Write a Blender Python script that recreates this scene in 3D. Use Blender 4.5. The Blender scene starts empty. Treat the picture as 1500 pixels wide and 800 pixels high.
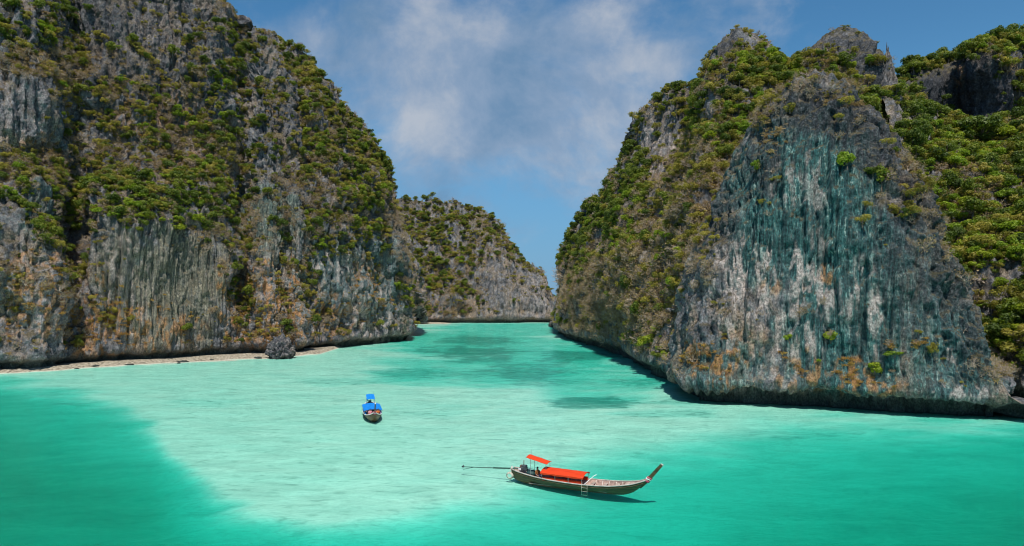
import bpy, bmesh, math, random
import numpy as np
from mathutils import Vector, Matrix

random.seed(7)
rng = np.random.default_rng(7)
scene = bpy.context.scene
COL = scene.collection

# ------------------------------------------------------------------ camera
F = 977.0          # focal length in photograph pixels (1500 wide)
CAMH = 15.3        # drone height over the water
HZ = 430.0         # horizon row
cam_d = bpy.data.cameras.new('camera')
cam = bpy.data.objects.new('camera', cam_d)
COL.objects.link(cam)
cam.location = (0, 0, CAMH)
cam.rotation_euler = (math.radians(90), 0, 0)
cam_d.sensor_width = 36
cam_d.lens = 36 * F / 1500
cam_d.shift_y = 30 / 1500
cam_d.clip_start = 0.5
cam_d.clip_end = 8000
scene.camera = cam

# ------------------------------------------------------------------ light
SUN_EL = math.radians(64)
SUN_AZ = math.radians(172)     # compass: 0 = +Y, positive towards +X ; comes from behind-right
sd = Vector((math.sin(SUN_AZ) * math.cos(SUN_EL), math.cos(SUN_AZ) * math.cos(SUN_EL), math.sin(SUN_EL)))
sun_d = bpy.data.lights.new('sun', 'SUN')
sun_d.energy = 3.5
sun_d.angle = math.radians(0.53)
sun_d.color = (1.0, 0.95, 0.87)
sun = bpy.data.objects.new('sun', sun_d)
COL.objects.link(sun)
sun.rotation_euler = sd.to_track_quat('Z', 'Y').to_euler()
sun.location = (60, -60, 120)

vs = scene.view_settings
vs.view_transform = 'Standard'
vs.look = 'None'
vs.exposure = 0.5
vs.gamma = 1
vs.use_curve_mapping = False
scene.cycles.use_denoising = True
scene.cycles.max_bounces = 6
scene.cycles.diffuse_bounces = 3
scene.cycles.glossy_bounces = 2
scene.cycles.transmission_bounces = 3
scene.cycles.transparent_max_bounces = 8
scene.cycles.sample_clamp_indirect = 6
scene.cycles.filter_width = 1.1


class NT:
    """small helper for building node trees"""
    def __init__(self, tree):
        self.t = tree
        tree.nodes.clear()

    def n(self, typ, **kw):
        nd = self.t.nodes.new(typ)
        ins = kw.pop('ins', {})
        for k, v in kw.items():
            setattr(nd, k, v)
        for k, v in ins.items():
            sock = nd.inputs[k]
            if isinstance(v, bpy.types.NodeSocket):
                self.t.links.new(v, sock)
            else:
                sock.default_value = v
        return nd

    def math(self, op, a, b=None, c=None, clamp=False):
        nd = self.t.nodes.new('ShaderNodeMath')
        nd.operation = op
        nd.use_clamp = clamp
        for i, v in enumerate((a, b, c)):
            if v is None:
                continue
            if isinstance(v, bpy.types.NodeSocket):
                self.t.links.new(v, nd.inputs[i])
            else:
                nd.inputs[i].default_value = v
        return nd.outputs[0]

    def mix(self, f, a, b, blend='MIX'):
        nd = self.t.nodes.new('ShaderNodeMix')
        nd.data_type = 'RGBA'
        nd.blend_type = blend
        for sock, v in ((nd.inputs[0], f), (nd.inputs[6], a), (nd.inputs[7], b)):
            if isinstance(v, bpy.types.NodeSocket):
                self.t.links.new(v, sock)
            else:
                sock.default_value = v if not isinstance(v, tuple) else (v + (1,))[:4]
        return nd.outputs[2]

    def smooth(self, v, lo, hi):
        nd = self.t.nodes.new('ShaderNodeMapRange')
        nd.interpolation_type = 'SMOOTHSTEP'
        self.t.links.new(v, nd.inputs[0])
        nd.inputs[1].default_value = lo
        nd.inputs[2].default_value = hi
        return nd.outputs[0]

    def ramp(self, v, stops):
        nd = self.t.nodes.new('ShaderNodeValToRGB')
        while len(nd.color_ramp.elements) < len(stops):
            nd.color_ramp.elements.new(0.5)
        for e, (p, c) in zip(nd.color_ramp.elements, stops):
            e.position = p
            e.color = (c + (1,))[:4]
        self.t.links.new(v, nd.inputs[0])
        return nd.outputs[0]

    def noise(self, vec, scale, detail=4, rough=0.55, dist=0.0):
        nd = self.t.nodes.new('ShaderNodeTexNoise')
        nd.inputs['Scale'].default_value = scale
        nd.inputs['Detail'].default_value = detail
        nd.inputs['Roughness'].default_value = rough
        nd.inputs['Distortion'].default_value = dist
        if vec is not None:
            self.t.links.new(vec, nd.inputs['Vector'])
        return nd.outputs[0]

    def mapping(self, vec, scale=(1, 1, 1), loc=(0, 0, 0), rot=(0, 0, 0)):
        nd = self.t.nodes.new('ShaderNodeMapping')
        nd.inputs['Scale'].default_value = scale
        nd.inputs['Location'].default_value = loc
        nd.inputs['Rotation'].default_value = rot
        self.t.links.new(vec, nd.inputs['Vector'])
        return nd.outputs[0]


# ------------------------------------------------------------------ world: blue sky with soft cumulus
world = bpy.data.worlds.new('World')
scene.world = world
world.use_nodes = True
w = NT(world.node_tree)
sky = w.n('ShaderNodeTexSky', sky_type='NISHITA', sun_disc=False)
sky.sun_elevation = SUN_EL
sky.sun_rotation = SUN_AZ
sky.altitude = 200
sky.air_density = 1.0
sky.dust_density = 0.3
sky.ozone_density = 3.0
tc = w.n('ShaderNodeTexCoord')
dirv = tc.outputs['Generated']
sep = w.n('ShaderNodeSeparateXYZ', ins={0: dirv})
az = w.math('ARCTAN2', sep.outputs[0], sep.outputs[1])
el = w.math('ARCSINE', sep.outputs[2])
warp = w.n('ShaderNodeTexNoise', ins={'Vector': dirv, 'Scale': 4.0, 'Detail': 3.0})
wv = w.n('ShaderNodeVectorMath', operation='MULTIPLY_ADD', ins={0: warp.outputs['Color'], 1: (0.10, 0.10, 0.10), 2: dirv})
n1 = w.noise(w.mapping(wv.outputs[0], (1, 1, 1.5)), 6.5, 10, 0.60)
n2 = w.noise(w.mapping(dirv, loc=(3.1, 1.2, 0.4)), 2.2, 4, 0.5)
# cloud banks: azimuth, elevation, half widths, weight
banks = [(-0.02, 0.20, 0.22, 0.10, 0.55), (0.22, 0.33, 0.14, 0.05, 0.8), (-0.30, 0.34, 0.16, 0.05, 0.7), (-0.05, 0.265, 0.40, 0.15, 1.0), (0.12, 0.375, 0.10, 0.05, 0.55), (-0.06, 0.30, 0.15, 0.12, 0.35),
         (-0.42, 0.43, 0.30, 0.05, 0.35), (0.45, 0.46, 0.34, 0.05, 0.45),
         (1.5, 0.4, 0.5, 0.2, 0.9), (-1.7, 0.35, 0.6, 0.16, 0.9), (2.8, 0.4, 0.5, 0.2, 0.9), (-2.6, 0.7, 0.4, 0.2, 0.7)]
tot = None
for (a0, e0, ra, re, wt) in banks:
    da = w.math('DIVIDE', w.math('SUBTRACT', az, a0), ra)
    de = w.math('DIVIDE', w.math('SUBTRACT', el, e0), re)
    g = w.math('EXPONENT', w.math('MULTIPLY', w.math('ADD', w.math('MULTIPLY', da, da), w.math('MULTIPLY', de, de)), -1.0))
    g = w.math('MULTIPLY', g, wt)
    tot = g if tot is None else w.math('MAXIMUM', tot, g)
dens = w.math('ADD', w.math('MULTIPLY', tot, 0.74), w.math('MULTIPLY', w.math('SUBTRACT', n1, 0.5), 1.45))
dens = w.math('ADD', dens, w.math('MULTIPLY', w.math('SUBTRACT', n2, 0.5), 0.5))
cov = w.smooth(dens, 0.14, 0.66)
cov = w.math('MULTIPLY', cov, 0.86)
n3 = w.noise(w.mapping(wv.outputs[0], loc=(0.02, 0.0, -0.03)), 7.0, 8, 0.6)
ccol = w.ramp(n3, [(0.34, (1.15, 1.95, 3.05)), (0.50, (1.95, 2.60, 3.6)), (0.68, (3.5, 3.75, 4.2))])
skyc = w.n('ShaderNodeHueSaturation', ins={'Saturation': 1.2, 'Value': 0.80, 'Color': sky.outputs[0]})
skyt = w.mix(1.0, skyc.outputs[0], (0.80, 1.04, 1.0), 'MULTIPLY')
skyt = w.mix(w.math('MULTIPLY', w.math('SUBTRACT', 1.0, w.smooth(el, 0.0, 0.34)), 0.80), skyt, (0.72, 1.95, 4.0))
final = w.mix(cov, skyt, ccol)
bg = w.n('ShaderNodeBackground', ins={'Color': final, 'Strength': 0.10})
w.n('ShaderNodeOutputWorld', ins={'Surface': bg.outputs[0]})


# ------------------------------------------------------------------ numpy noise
_G = np.array([[1, 1, 0], [-1, 1, 0], [1, -1, 0], [-1, -1, 0], [1, 0, 1], [-1, 0, 1], [1, 0, -1], [-1, 0, -1],
               [0, 1, 1], [0, -1, 1], [0, 1, -1], [0, -1, -1], [1, 1, 0], [-1, 1, 0], [0, -1, 1], [0, -1, -1]], np.float32)


def perlin(p, seed=0):
    p = np.asarray(p, np.float32) + np.float32(1000.0)
    i = np.floor(p).astype(np.int64)
    f = (p - i).astype(np.float32)
    u = f * f * f * (f * (f * 6 - 15) + 10)
    out = np.zeros(len(p), np.float32)
    hx = [((i[:, 0] + k) * 374761393) for k in (0, 1)]
    hy = [((i[:, 1] + k) * 668265263) for k in (0, 1)]
    hz = [((i[:, 2] + k) * 1440662683) for k in (0, 1)]
    for dx in (0, 1):
        wx = u[:, 0] if dx else 1 - u[:, 0]
        for dy in (0, 1):
            wy = wx * (u[:, 1] if dy else 1 - u[:, 1])
            hxy = hx[dx] ^ hy[dy]
            for dz in (0, 1):
                h = (hxy ^ hz[dz]) + seed * 1013904223
                h = (h ^ (h >> 13)) * 1274126177 & 0xffffffff
                h = (h ^ (h >> 16)) & 15
                g = _G[h]
                d = g[:, 0] * (f[:, 0] - dx) + g[:, 1] * (f[:, 1] - dy) + g[:, 2] * (f[:, 2] - dz)
                out += d * wy * (u[:, 2] if dz else 1 - u[:, 2])
    return out


def fbm(p, octv=4, seed=0, gain=0.5):
    p = np.asarray(p, np.float32)
    a, s, out = 1.0, 1.0, 0
    for o in range(octv):
        out = out + a * perlin(p * s, seed + o)
        a *= gain
        s *= 2.03
    return out


def ridged(p, octv=3, seed=0, gain=0.55):
    p = np.asarray(p, np.float32)
    a, s, out, tot_ = 1.0, 1.0, 0, 0
    for o in range(octv):
        out = out + a * (1 - 2.2 * np.abs(perlin(p * s, seed + o)))
        tot_ += a
        a *= gain
        s *= 2.1
    return out / tot_


def sstep(x, a, b):
    t = np.clip((x - a) / (b - a), 0, 1)
    return t * t * (3 - 2 * t)


def hash1(i, seed):
    h = (i.astype(np.int64) * 374761393 + seed * 668265263) & 0xffffffff
    h = ((h ^ (h >> 13)) * 1274126177) & 0xffffffff
    return ((h ^ (h >> 16)) & 0xffff) / 65535.0


def pillars(s, z, width, seed, top):
    """dripstone columns: rounded shafts of uneven depth whose lower ends hang free at uneven heights"""
    q = np.stack([s / (width * 3), z / (width * 7), np.full_like(s, seed * 1.7)], 1)
    c = s / width + 0.75 * perlin(q, seed) + 0.10 * perlin(q * 6, seed + 1)
    i = np.floor(c)
    f = c - i
    r = hash1(i, seed)
    prof = (1 - np.abs(2 * f - 1) ** 3.0) ** 0.6
    zb = hash1(i, seed + 9) ** 1.6 * top
    hang = 0.25 + 0.75 * sstep(z, zb - 0.15 * width, zb + 0.35 * width)
    end = hash1(i, seed + 5)
    return (0.25 + 0.75 * r) * prof * hang * (0.85 + 0.15 * end)


def W(px, py, Y):
    return ((px - 750) * Y / F, Y, CAMH + (HZ - py) * Y / F)


def topix(P):
    Y = np.maximum(P[..., 1], 1.0)
    return 750 + F * P[..., 0] / Y, HZ + (CAMH - P[..., 2]) * F / Y


def footY(py):
    return F * CAMH / (py - HZ)


# ------------------------------------------------------------------ materials
def new_mat(name):
    m = bpy.data.materials.new(name)
    m.use_nodes = True
    return m, NT(m.node_tree)


def simple(name, col, rough=0.6, var=0.15, scale=6.0, metal=0.0, spec=0.4, coords='Object'):
    m, t = new_mat(name)
    tcn = t.n('ShaderNodeTexCoord')
    nz = t.noise(tcn.outputs[coords], scale, 5, 0.6)
    a = tuple(c * (1 - var * 1.6) for c in col)
    b = tuple(min(1, c * (1 + var)) for c in col)
    c = t.ramp(nz, [(0.3, a), (0.7, b)])
    bs = t.n('ShaderNodeBsdfPrincipled', ins={'Base Color': c, 'Roughness': rough, 'Metallic': metal, 'Specular IOR Level': spec})
    t.n('ShaderNodeOutputMaterial', ins={'Surface': bs.outputs[0]})
    return m


def make_rock():
    m, t = new_mat('limestone')
    tcn = t.n('ShaderNodeTexCoord')
    ob = tcn.outputs['Object']
    streak = t.noise(t.mapping(ob, (1.1, 1.1, 0.06)), 1.0, 5, 0.6, 0.3)
    streak2 = t.noise(t.mapping(ob, (2.4, 2.4, 0.045), (4, 9, 2)), 1.0, 5, 0.65)
    blot = t.noise(ob, 0.45, 6, 0.62, 0.4)
    fine = t.noise(ob, 2.6, 6, 0.7)
    def attr(n):
        return t.n('ShaderNodeAttribute', attribute_name=n).outputs['Fac']
    base = t.ramp(blot, [(0.30, (0.030, 0.032, 0.037)), (0.43, (0.092, 0.095, 0.105)), (0.56, (0.190, 0.190, 0.20)), (0.72, (0.37, 0.345, 0.325))])
    base = t.mix(t.math('MULTIPLY', t.smooth(fine, 0.48, 0.66), 0.55), base, (0.25, 0.245, 0.25))
    warm = t.noise(t.mapping(ob, (1, 1, 0.5), (7, 3, 5)), 0.20, 5, 0.65, 0.5)
    base = t.mix(t.math('MULTIPLY', t.smooth(warm, 0.46, 0.64), 0.72), base, t.ramp(fine, [(0.36, (0.085, 0.060, 0.040)), (0.6, (0.42, 0.315, 0.22))]))
    # dark algae streaks running down
    dk = t.math('MULTIPLY', t.smooth(streak, 0.52, 0.66), t.math('ADD', t.math('MULTIPLY', attr('flute'), 0.75), 0.25))
    base = t.mix(t.math('MULTIPLY', dk, 0.78), base, (0.038, 0.048, 0.050))
    teal = t.ramp(streak2, [(0.34, (0.008, 0.030, 0.034)), (0.46, (0.020, 0.085, 0.086)), (0.57, (0.052, 0.175, 0.165)), (0.66, (0.34, 0.45, 0.40))])
    teal = t.mix(t.math('MULTIPLY', t.smooth(streak, 0.50, 0.60), 0.75), teal, (0.018, 0.045, 0.048))
    base = t.mix(t.math('MULTIPLY', attr('teal'), 0.92, clamp=True), base, teal)
    olive = t.ramp(streak2, [(0.34, (0.025, 0.042, 0.040)), (0.50, (0.13, 0.13, 0.09)), (0.66, (0.34, 0.31, 0.22))])
    base = t.mix(t.math('MULTIPLY', attr('olive'), 0.85, clamp=True), base, olive)
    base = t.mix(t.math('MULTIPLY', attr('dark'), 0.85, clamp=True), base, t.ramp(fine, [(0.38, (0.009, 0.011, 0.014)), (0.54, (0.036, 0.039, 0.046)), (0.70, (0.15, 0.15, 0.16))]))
    pale = t.ramp(fine, [(0.3, (0.27, 0.225, 0.205)), (0.6, (0.60, 0.51, 0.46))])
    base = t.mix(t.math('MULTIPLY', attr('pale'), 0.9, clamp=True), base, pale)
    och = t.ramp(fine, [(0.32, (0.20, 0.080, 0.025)), (0.62, (0.58, 0.29, 0.10))])
    base = t.mix(t.math('MULTIPLY', attr('ochre'), 0.9, clamp=True), base, och)
    base = t.mix(t.math('MULTIPLY', attr('soil'), 0.85, clamp=True), base, t.ramp(blot, [(0.35, (0.045, 0.042, 0.018)), (0.65, (0.13, 0.105, 0.06))]))
    base = t.mix(attr('tide'), base, t.ramp(fine, [(0.35, (0.022, 0.032, 0.030)), (0.7, (0.075, 0.085, 0.070))]))
    grain = t.noise(t.mapping(ob, (1, 1, 0.55)), 5.0, 3, 0.7)
    crisp = t.n('ShaderNodeMapRange', ins={0: grain, 1: 0.34, 2: 0.66, 3: 0.50, 4: 1.50})
    cv = t.n('ShaderNodeVectorMath', operation='SCALE', ins={0: base, 3: crisp.outputs[0]})
    base = cv.outputs[0]
    h = t.math('ADD', t.math('MULTIPLY', fine, 0.7), t.math('MULTIPLY', streak2, 0.5))
    bmp = t.n('ShaderNodeBump', ins={'Strength': 1.0, 'Distance': 0.6, 'Height': h})
    bs = t.n('ShaderNodeBsdfPrincipled', ins={'Base Color': base, 'Roughness': 0.88, 'Specular IOR Level': 0.25, 'Normal': bmp.outputs[0]})
    t.n('ShaderNodeOutputMaterial', ins={'Surface': bs.outputs[0]})
    return m


def leaf_mat(name, stops, trans=0.35):
    m, t = new_mat(name)
    oi = t.n('ShaderNodeObjectInfo')
    at = t.n('ShaderNodeAttribute', attribute_name='tone').outputs['Fac']
    r = t.math('ADD', t.math('MULTIPLY', oi.outputs['Random'], 0.62), t.math('MULTIPLY', at, 0.38))
    c = t.ramp(r, stops)
    d = t.n('ShaderNodeBsdfPrincipled', ins={'Base Color': c, 'Roughness': 0.55, 'Specular IOR Level': 0.3})
    tr = t.n('ShaderNodeBsdfTranslucent', ins={'Color': t.mix(1.0, c, (1.25, 1.35, 0.6), 'MULTIPLY')})
    mx = t.n('ShaderNodeMixShader', ins={0: trans, 1: d.outputs[0], 2: tr.outputs[0]})
    t.n('ShaderNodeOutputMaterial', ins={'Surface': mx.outputs[0]})
    return m


ROCK = make_rock()
LEAF_DEEP = leaf_mat('deep_green_leaves', [(0.0, (0.040, 0.068, 0.014)), (0.35, (0.092, 0.135, 0.018)), (0.7, (0.17, 0.21, 0.024)), (1.0, (0.28, 0.28, 0.045))])
LEAF_BRIGHT = leaf_mat('bright_green_leaves', [(0.0, (0.13, 0.20, 0.014)), (0.5, (0.22, 0.31, 0.018)), (1.0, (0.38, 0.39, 0.035))])
LEAF_OLIVE = leaf_mat('olive_leaves', [(0.0, (0.13, 0.125, 0.020)), (0.5, (0.28, 0.25, 0.038)), (1.0, (0.46, 0.37, 0.085))])
LEAF_DRY = leaf_mat('dry_leaves', [(0.0, (0.16, 0.105, 0.050)), (0.5, (0.32, 0.22, 0.10)), (1.0, (0.48, 0.35, 0.15))], 0.25)
LEAF_OCHRE = leaf_mat('ochre_grass', [(0.0, (0.24, 0.13, 0.03)), (0.5, (0.38, 0.21, 0.06)), (1.0, (0.46, 0.32, 0.08))], 0.25)
TWIG = simple('dry_twig_bark', (0.42, 0.335, 0.26), 0.85, 0.35, 3.0)
BARK = simple('grey_bark', (0.14, 0.115, 0.085), 0.85, 0.3, 4.0)


# ------------------------------------------------------------------ mesh helpers
def mesh_from(name, V, faces_flat, nper, mats, smooth=False):
    """V (n,3), faces_flat flat index array with nper corners per face"""
    me = bpy.data.meshes.new(name)
    V = np.asarray(V, np.float32)
    fl = np.asarray(faces_flat, np.int32).ravel()
    nf = len(fl) // nper
    me.vertices.add(len(V))
    me.vertices.foreach_set('co', V.ravel())
    me.loops.add(len(fl))
    me.loops.foreach_set('vertex_index', fl)
    me.polygons.add(nf)
    me.polygons.foreach_set('loop_start', np.arange(0, nf * nper, nper, dtype=np.int32))
    me.polygons.foreach_set('loop_total', np.full(nf, nper, np.int32))
    if smooth:
        me.polygons.foreach_set('use_smooth', np.ones(nf, bool))
    for mt in (mats if isinstance(mats, (list, tuple)) else [mats]):
        me.materials.append(mt)
    me.update(calc_edges=True)
    return me


def set_attr(me, name, arr):
    a = me.attributes.new(name, 'FLOAT', 'POINT')
    a.data.foreach_set('value', np.asarray(arr, np.float32))


def link(name, me, parent=None, loc=None):
    o = bpy.data.objects.new(name, me)
    COL.objects.link(o)
    if parent is not None:
        o.parent = parent
    if loc is not None:
        o.location = loc
    return o


def tag(o, label=None, cat=None, group=None, kind=None):
    if label: o['label'] = label
    if cat: o['category'] = cat
    if group: o['group'] = group
    if kind: o['kind'] = kind
    return o


def empty(name, loc, rz=0.0):
    o = bpy.data.objects.new(name, None)
    COL.objects.link(o)
    o.location = loc
    o.rotation_euler = (0, 0, rz)
    o.empty_display_size = 0.3
    return o


# ------------------------------------------------------------------ cliffs
def catmull(P, t):
    """P (n,...) control rows, t in [0,n-1] -> interpolated"""
    n = len(P)
    i = np.clip(np.floor(t).astype(int), 0, n - 2)
    f = (t - i).reshape((-1,) + (1,) * (P.ndim - 1))
    p0 = P[np.clip(i - 1, 0, n - 1)]
    p1 = P[i]
    p2 = P[i + 1]
    p3 = P[np.clip(i + 2, 0, n - 1)]
    m1 = (p2 - p0) * 0.42
    m2 = (p3 - p1) * 0.42
    f2, f3 = f * f, f * f * f
    return (2 * f3 - 3 * f2 + 1) * p1 + (f3 - 2 * f2 + f) * m1 + (-2 * f3 + 3 * f2) * p2 + (f3 - f2) * m2


def even(P, step, axis):
    """parameters that sample control lattice evenly by arc length along axis"""
    Q = P if axis == 0 else P.swapaxes(0, 1)
    n = Q.shape[0]
    tt = np.linspace(0, n - 1, (n - 1) * 16 + 1)
    D = catmull(Q, tt)
    seg = np.sqrt(((D[1:] - D[:-1]) ** 2).sum(-1))
    L = np.concatenate([[0], np.cumsum(np.percentile(seg, 70, axis=1))])
    m = max(8, int(L[-1] / step))
    return np.interp(np.linspace(0, L[-1], m), L, tt)


def blob(px, py, specs, wob=0.0):
    out = np.zeros_like(px)
    for (cx, cy, rx, ry, *rest) in specs:
        wt = rest[0] if rest else 1.0
        d = ((px - cx) / rx) ** 2 + ((py - cy) / ry) ** 2
        out = np.maximum(out, wt * (1 - sstep(np.sqrt(d) + wob, 0.62, 1.25)))
    return out


SHEETS = {}


def cliff(name, cols, step, big=2.0, flute=0.6, rough=0.8, zones=None, seed=0, notch=1.8, tide=True, flutefn=None, ustep=None, pill=1.0, spike=1.0):
    """cols: list of columns, each a list of world points bottom -> top"""
    P = np.array(cols, np.float32)            # (nc, nr, 3)
    tv = even(P, step, 1)
    tu = even(P, ustep or step, 0)
    D = catmull(P, tu)                        # (nu, nr, 3)
    D = catmull(D.swapaxes(0, 1), tv).swapaxes(0, 1)   # (nu, nv, 3)
    nu, nv = D.shape[:2]

    def normals(D):
        du = np.gradient(D, axis=0)
        dv = np.gradient(D, axis=1)
        N = np.cross(du, dv)
        return N / np.maximum(np.linalg.norm(N, axis=-1, keepdims=True), 1e-6)
    N = normals(D)
    p = D.reshape(-1, 3)
    n = N.reshape(-1, 3)
    steep = 1 - np.abs(n[:, 2])
    big_n = fbm(p / 17.0, 3, seed) * big + (ridged(p * np.array([1 / 19.0, 1 / 19.0, 1 / 55.0]), 2, seed + 2) - 0.45) * big * 1.1
    # broken ledges and buttresses
    med = ridged(p * np.array([1 / 6.0, 1 / 6.0, 1 / 9.0]), 3, seed + 11) * rough * 1.5
    q0 = p + np.stack([fbm(p / 3.0, 2, seed + 7), fbm(p / 3.0, 2, seed + 8), fbm(p / 3.0, 2, seed + 9)], 1) * 0.9
    q = p.copy()
    q[:, :2] += (fbm(p / 8.0, 2, seed + 3) * 2.0)[:, None]
    fl = ridged(q * np.array([1 / 2.6, 1 / 2.6, 1 / 26.0]), 3, seed + 21)
    fz = np.ones(len(p), np.float32)
    px, py = topix(p)
    if flutefn is not None:
        fz = flutefn(px, py)
    fc = np.clip(fz, 0, 1)
    q[:, :2] = p[:, :2] + (perlin(p / np.array([3.0, 3.0, 12.0]), seed + 4) * 0.5)[:, None]
    fl2 = ridged(q * np.array([1 / 1.25, 1 / 1.25, 1 / 38.0]), 2, seed + 23) + 0.6 * ridged(q * np.array([1 / 0.6, 1 / 0.6, 1 / 22.0]), 1, seed + 27)
    fl = (fl * 0.75 + fl2 * 0.62 * fc) * flute * sstep(steep, 0.25, 0.7) * fz
    med = med * (1 - 0.55 * fc)
    kar = ridged(p * np.array([1 / 1.9, 1 / 1.9, 1 / 2.8]), 3, seed + 31) * rough * 0.62 * (1.25 - 1.0 * fc)
    fin = perlin(p / 0.55, seed + 41) * rough * 0.22
    led = np.sin(p[:, 2] / 2.1 + fbm(p / 9.0, 2, seed + 5) * 5.0) * 0.35 * rough * (1.2 - np.clip(fz, 0, 1))
    crk = ridged(q0 * np.array([1 / 4.2, 1 / 4.2, 1 / 13.0]), 2, seed + 36)
    crack = -1.5 * rough * sstep(crk, 0.50, 0.92) * sstep(steep, 0.15, 0.5) * (1 - 0.7 * fc)
    pit = -0.9 * rough * sstep(perlin(p * np.array([1 / 1.5, 1 / 1.5, 1 / 2.4]), seed + 37), 0.10, 0.42) * (1 - fc)
    mid = D[:, nv // 2]
    arc = np.concatenate([[0], np.cumsum(np.linalg.norm(np.diff(mid[:, :2], axis=0), axis=1))])
    sarc = np.repeat(arc, nv).astype(np.float32)
    ztop = float(np.percentile(p[:, 2], 90))
    pil = 1.15 * pillars(sarc, p[:, 2], 3.3, seed + 1, ztop * 0.7) + 0.62 * pillars(sarc, p[:, 2], 1.45, seed + 2, ztop * 0.7) + 0.30 * pillars(sarc, p[:, 2], 0.72, seed + 3, ztop * 0.8)
    pil = (pil - 0.9) * np.clip(0.42 + 0.62 * fz, 0, 1.15) * pill * sstep(steep, 0.25, 0.6)
    disp = big_n + med + fl + kar + fin + led + crack + pit + pil - 0.8 * rough
    low = sstep(p[:, 2], -1.0, 7.0)
    disp = disp * (0.6 + 0.4 * low)
    if notch:
        lip = 1.7 + 0.9 * perlin(p / np.array([7.0, 7.0, 40.0]), seed + 51) + 0.8 * np.abs(perlin(p / np.array([1.3, 1.3, 40.0]), seed + 52))
        disp = disp - notch * (1 - sstep(p[:, 2], lip - 0.55, lip + 0.35)) + 0.55 * np.exp(-((p[:, 2] - lip - 1.5) / 1.3) ** 2)
    q = p + n * disp[:, None]
    # karst spikes where the rock tops out
    if spike:
        sp_ = ridged(p * np.array([1 / 2.2, 1 / 2.2, 1 / 40.0]), 2, seed + 55)
        q[:, 2] += (spike * 1.5 * np.clip(sp_, 0, 1) * sstep(n[:, 2], 0.2, 0.75) * low).astype(np.float32)
    D2 = q.reshape(nu, nv, 3)
    N2 = normals(D2).reshape(-1, 3)
    idx = np.arange(nu * nv).reshape(nu, nv)
    faces = np.stack([idx[:-1, :-1], idx[1:, :-1], idx[1:, 1:], idx[:-1, 1:]], -1).reshape(-1, 4)
    me = mesh_from(name, q, faces, 4, ROCK, smooth=True)
    px, py = topix(q)
    wob = fbm(q / 3.2, 3, seed + 61) * 0.55 + fbm(q * np.array([0.9, 0.9, 0.12]), 2, seed + 71) * 0.35
    z = zones or {}
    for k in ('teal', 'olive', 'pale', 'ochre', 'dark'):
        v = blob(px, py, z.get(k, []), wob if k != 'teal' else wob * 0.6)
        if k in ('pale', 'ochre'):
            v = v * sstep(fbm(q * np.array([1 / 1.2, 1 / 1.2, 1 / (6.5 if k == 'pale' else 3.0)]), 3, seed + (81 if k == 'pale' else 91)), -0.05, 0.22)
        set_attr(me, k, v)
    set_attr(me, 'flute', np.clip(fz, 0, 1) * sstep(1 - np.abs(N2[:, 2]), 0.3, 0.8))
    set_attr(me, 'soil', sstep(N2[:, 2] + 0.25 * wob, 0.42, 0.75) * sstep(q[:, 2], 2.5, 6.0))
    set_attr(me, 'tide', (1 - sstep(q[:, 2] + 0.5 * wob, 0.9, 3.1)) * 0.9 if tide else np.zeros(len(q)))
    o = link(name, me)
    tag(o, kind='structure')
    area = np.linalg.norm(np.cross(np.gradient(D, axis=0), np.gradient(D, axis=1)), axis=-1).ravel()
    SHEETS[o.name] = dict(P=q, N=N2, Ns=n, area=area, px=px, py=py, wob=wob, obj=o, nu=nu, nv=nv)
    return o


def col_py(px, foot, rows, Y0=None, back=((12, 6), (40, -40))):
    """column at image column px: foot row, then (py, dY) rows; back rows run behind the crest"""
    Y0 = Y0 if Y0 is not None else footY(foot)
    x0 = (px - 750) * Y0 / F
    pts = [(x0, Y0 + 0.5, -6.0), (x0, Y0, 0.3)]
    for (py, dY) in rows:
        pts.append(W(px, py, Y0 + dY))
    cx, cy, cz = pts[-1]
    for (dy, dz) in back:
        pts.append((cx, cy + dy, max(-2.0, cz + dz * min(1.0, cz / 60.0))))
    return pts


# --- tall cliff over the sand strip
A1 = [
    (-330, 560, [(345, 4), (255, 15), (90, 24), (-260, 45)]),
    (-170, 553, [(345, 4), (250, 14), (80, 24), (-235, 42)]),
    (-50, 548, [(362, 2), (262, 11), (108, 15), (-205, 38)]),
    (25, 545, [(352, 2), (245, 14), (108, 15), (-175, 40)]),
    (72, 542, [(360, 4), (245, 16), (104, 19), (-135, 40)]),
    (108, 537, [(345, 12), (240, 22), (100, 29), (-112, 42)]),
    (142, 535, [(326, 4), (238, 18), (90, 26), (-92, 40)]),
    (210, 531, [(326, 2), (228, 19), (85, 26), (-62, 40)]),
    (270, 527, [(326, 2), (225, 19), (85, 26), (-16, 38)]),
    (328, 524, [(330, 3), (220, 18), (105, 25), (42, 35)]),
    (350, 521.5, [(345, 12), (232, 23), (125, 30), (65, 38)]),
    (384, 521, [(375, 5), (260, 17), (155, 25), (92, 33)]),
    (405, 520, [(398, 5), (290, 15), (205, 21), (155, 27)]),
    (424, 519, [(420, 4), (340, 11), (275, 16), (240, 20)]),
    (442, 518.5, [(450, 3), (405, 7), (360, 10), (330, 13)]),
    (452, 518.5, [(480, 6), (445, 12), (410, 16), (385, 20)], 178),
    (455, 518.5, [(490, 10), (470, 20), (455, 25), (445, 30)], 190),
]
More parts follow.
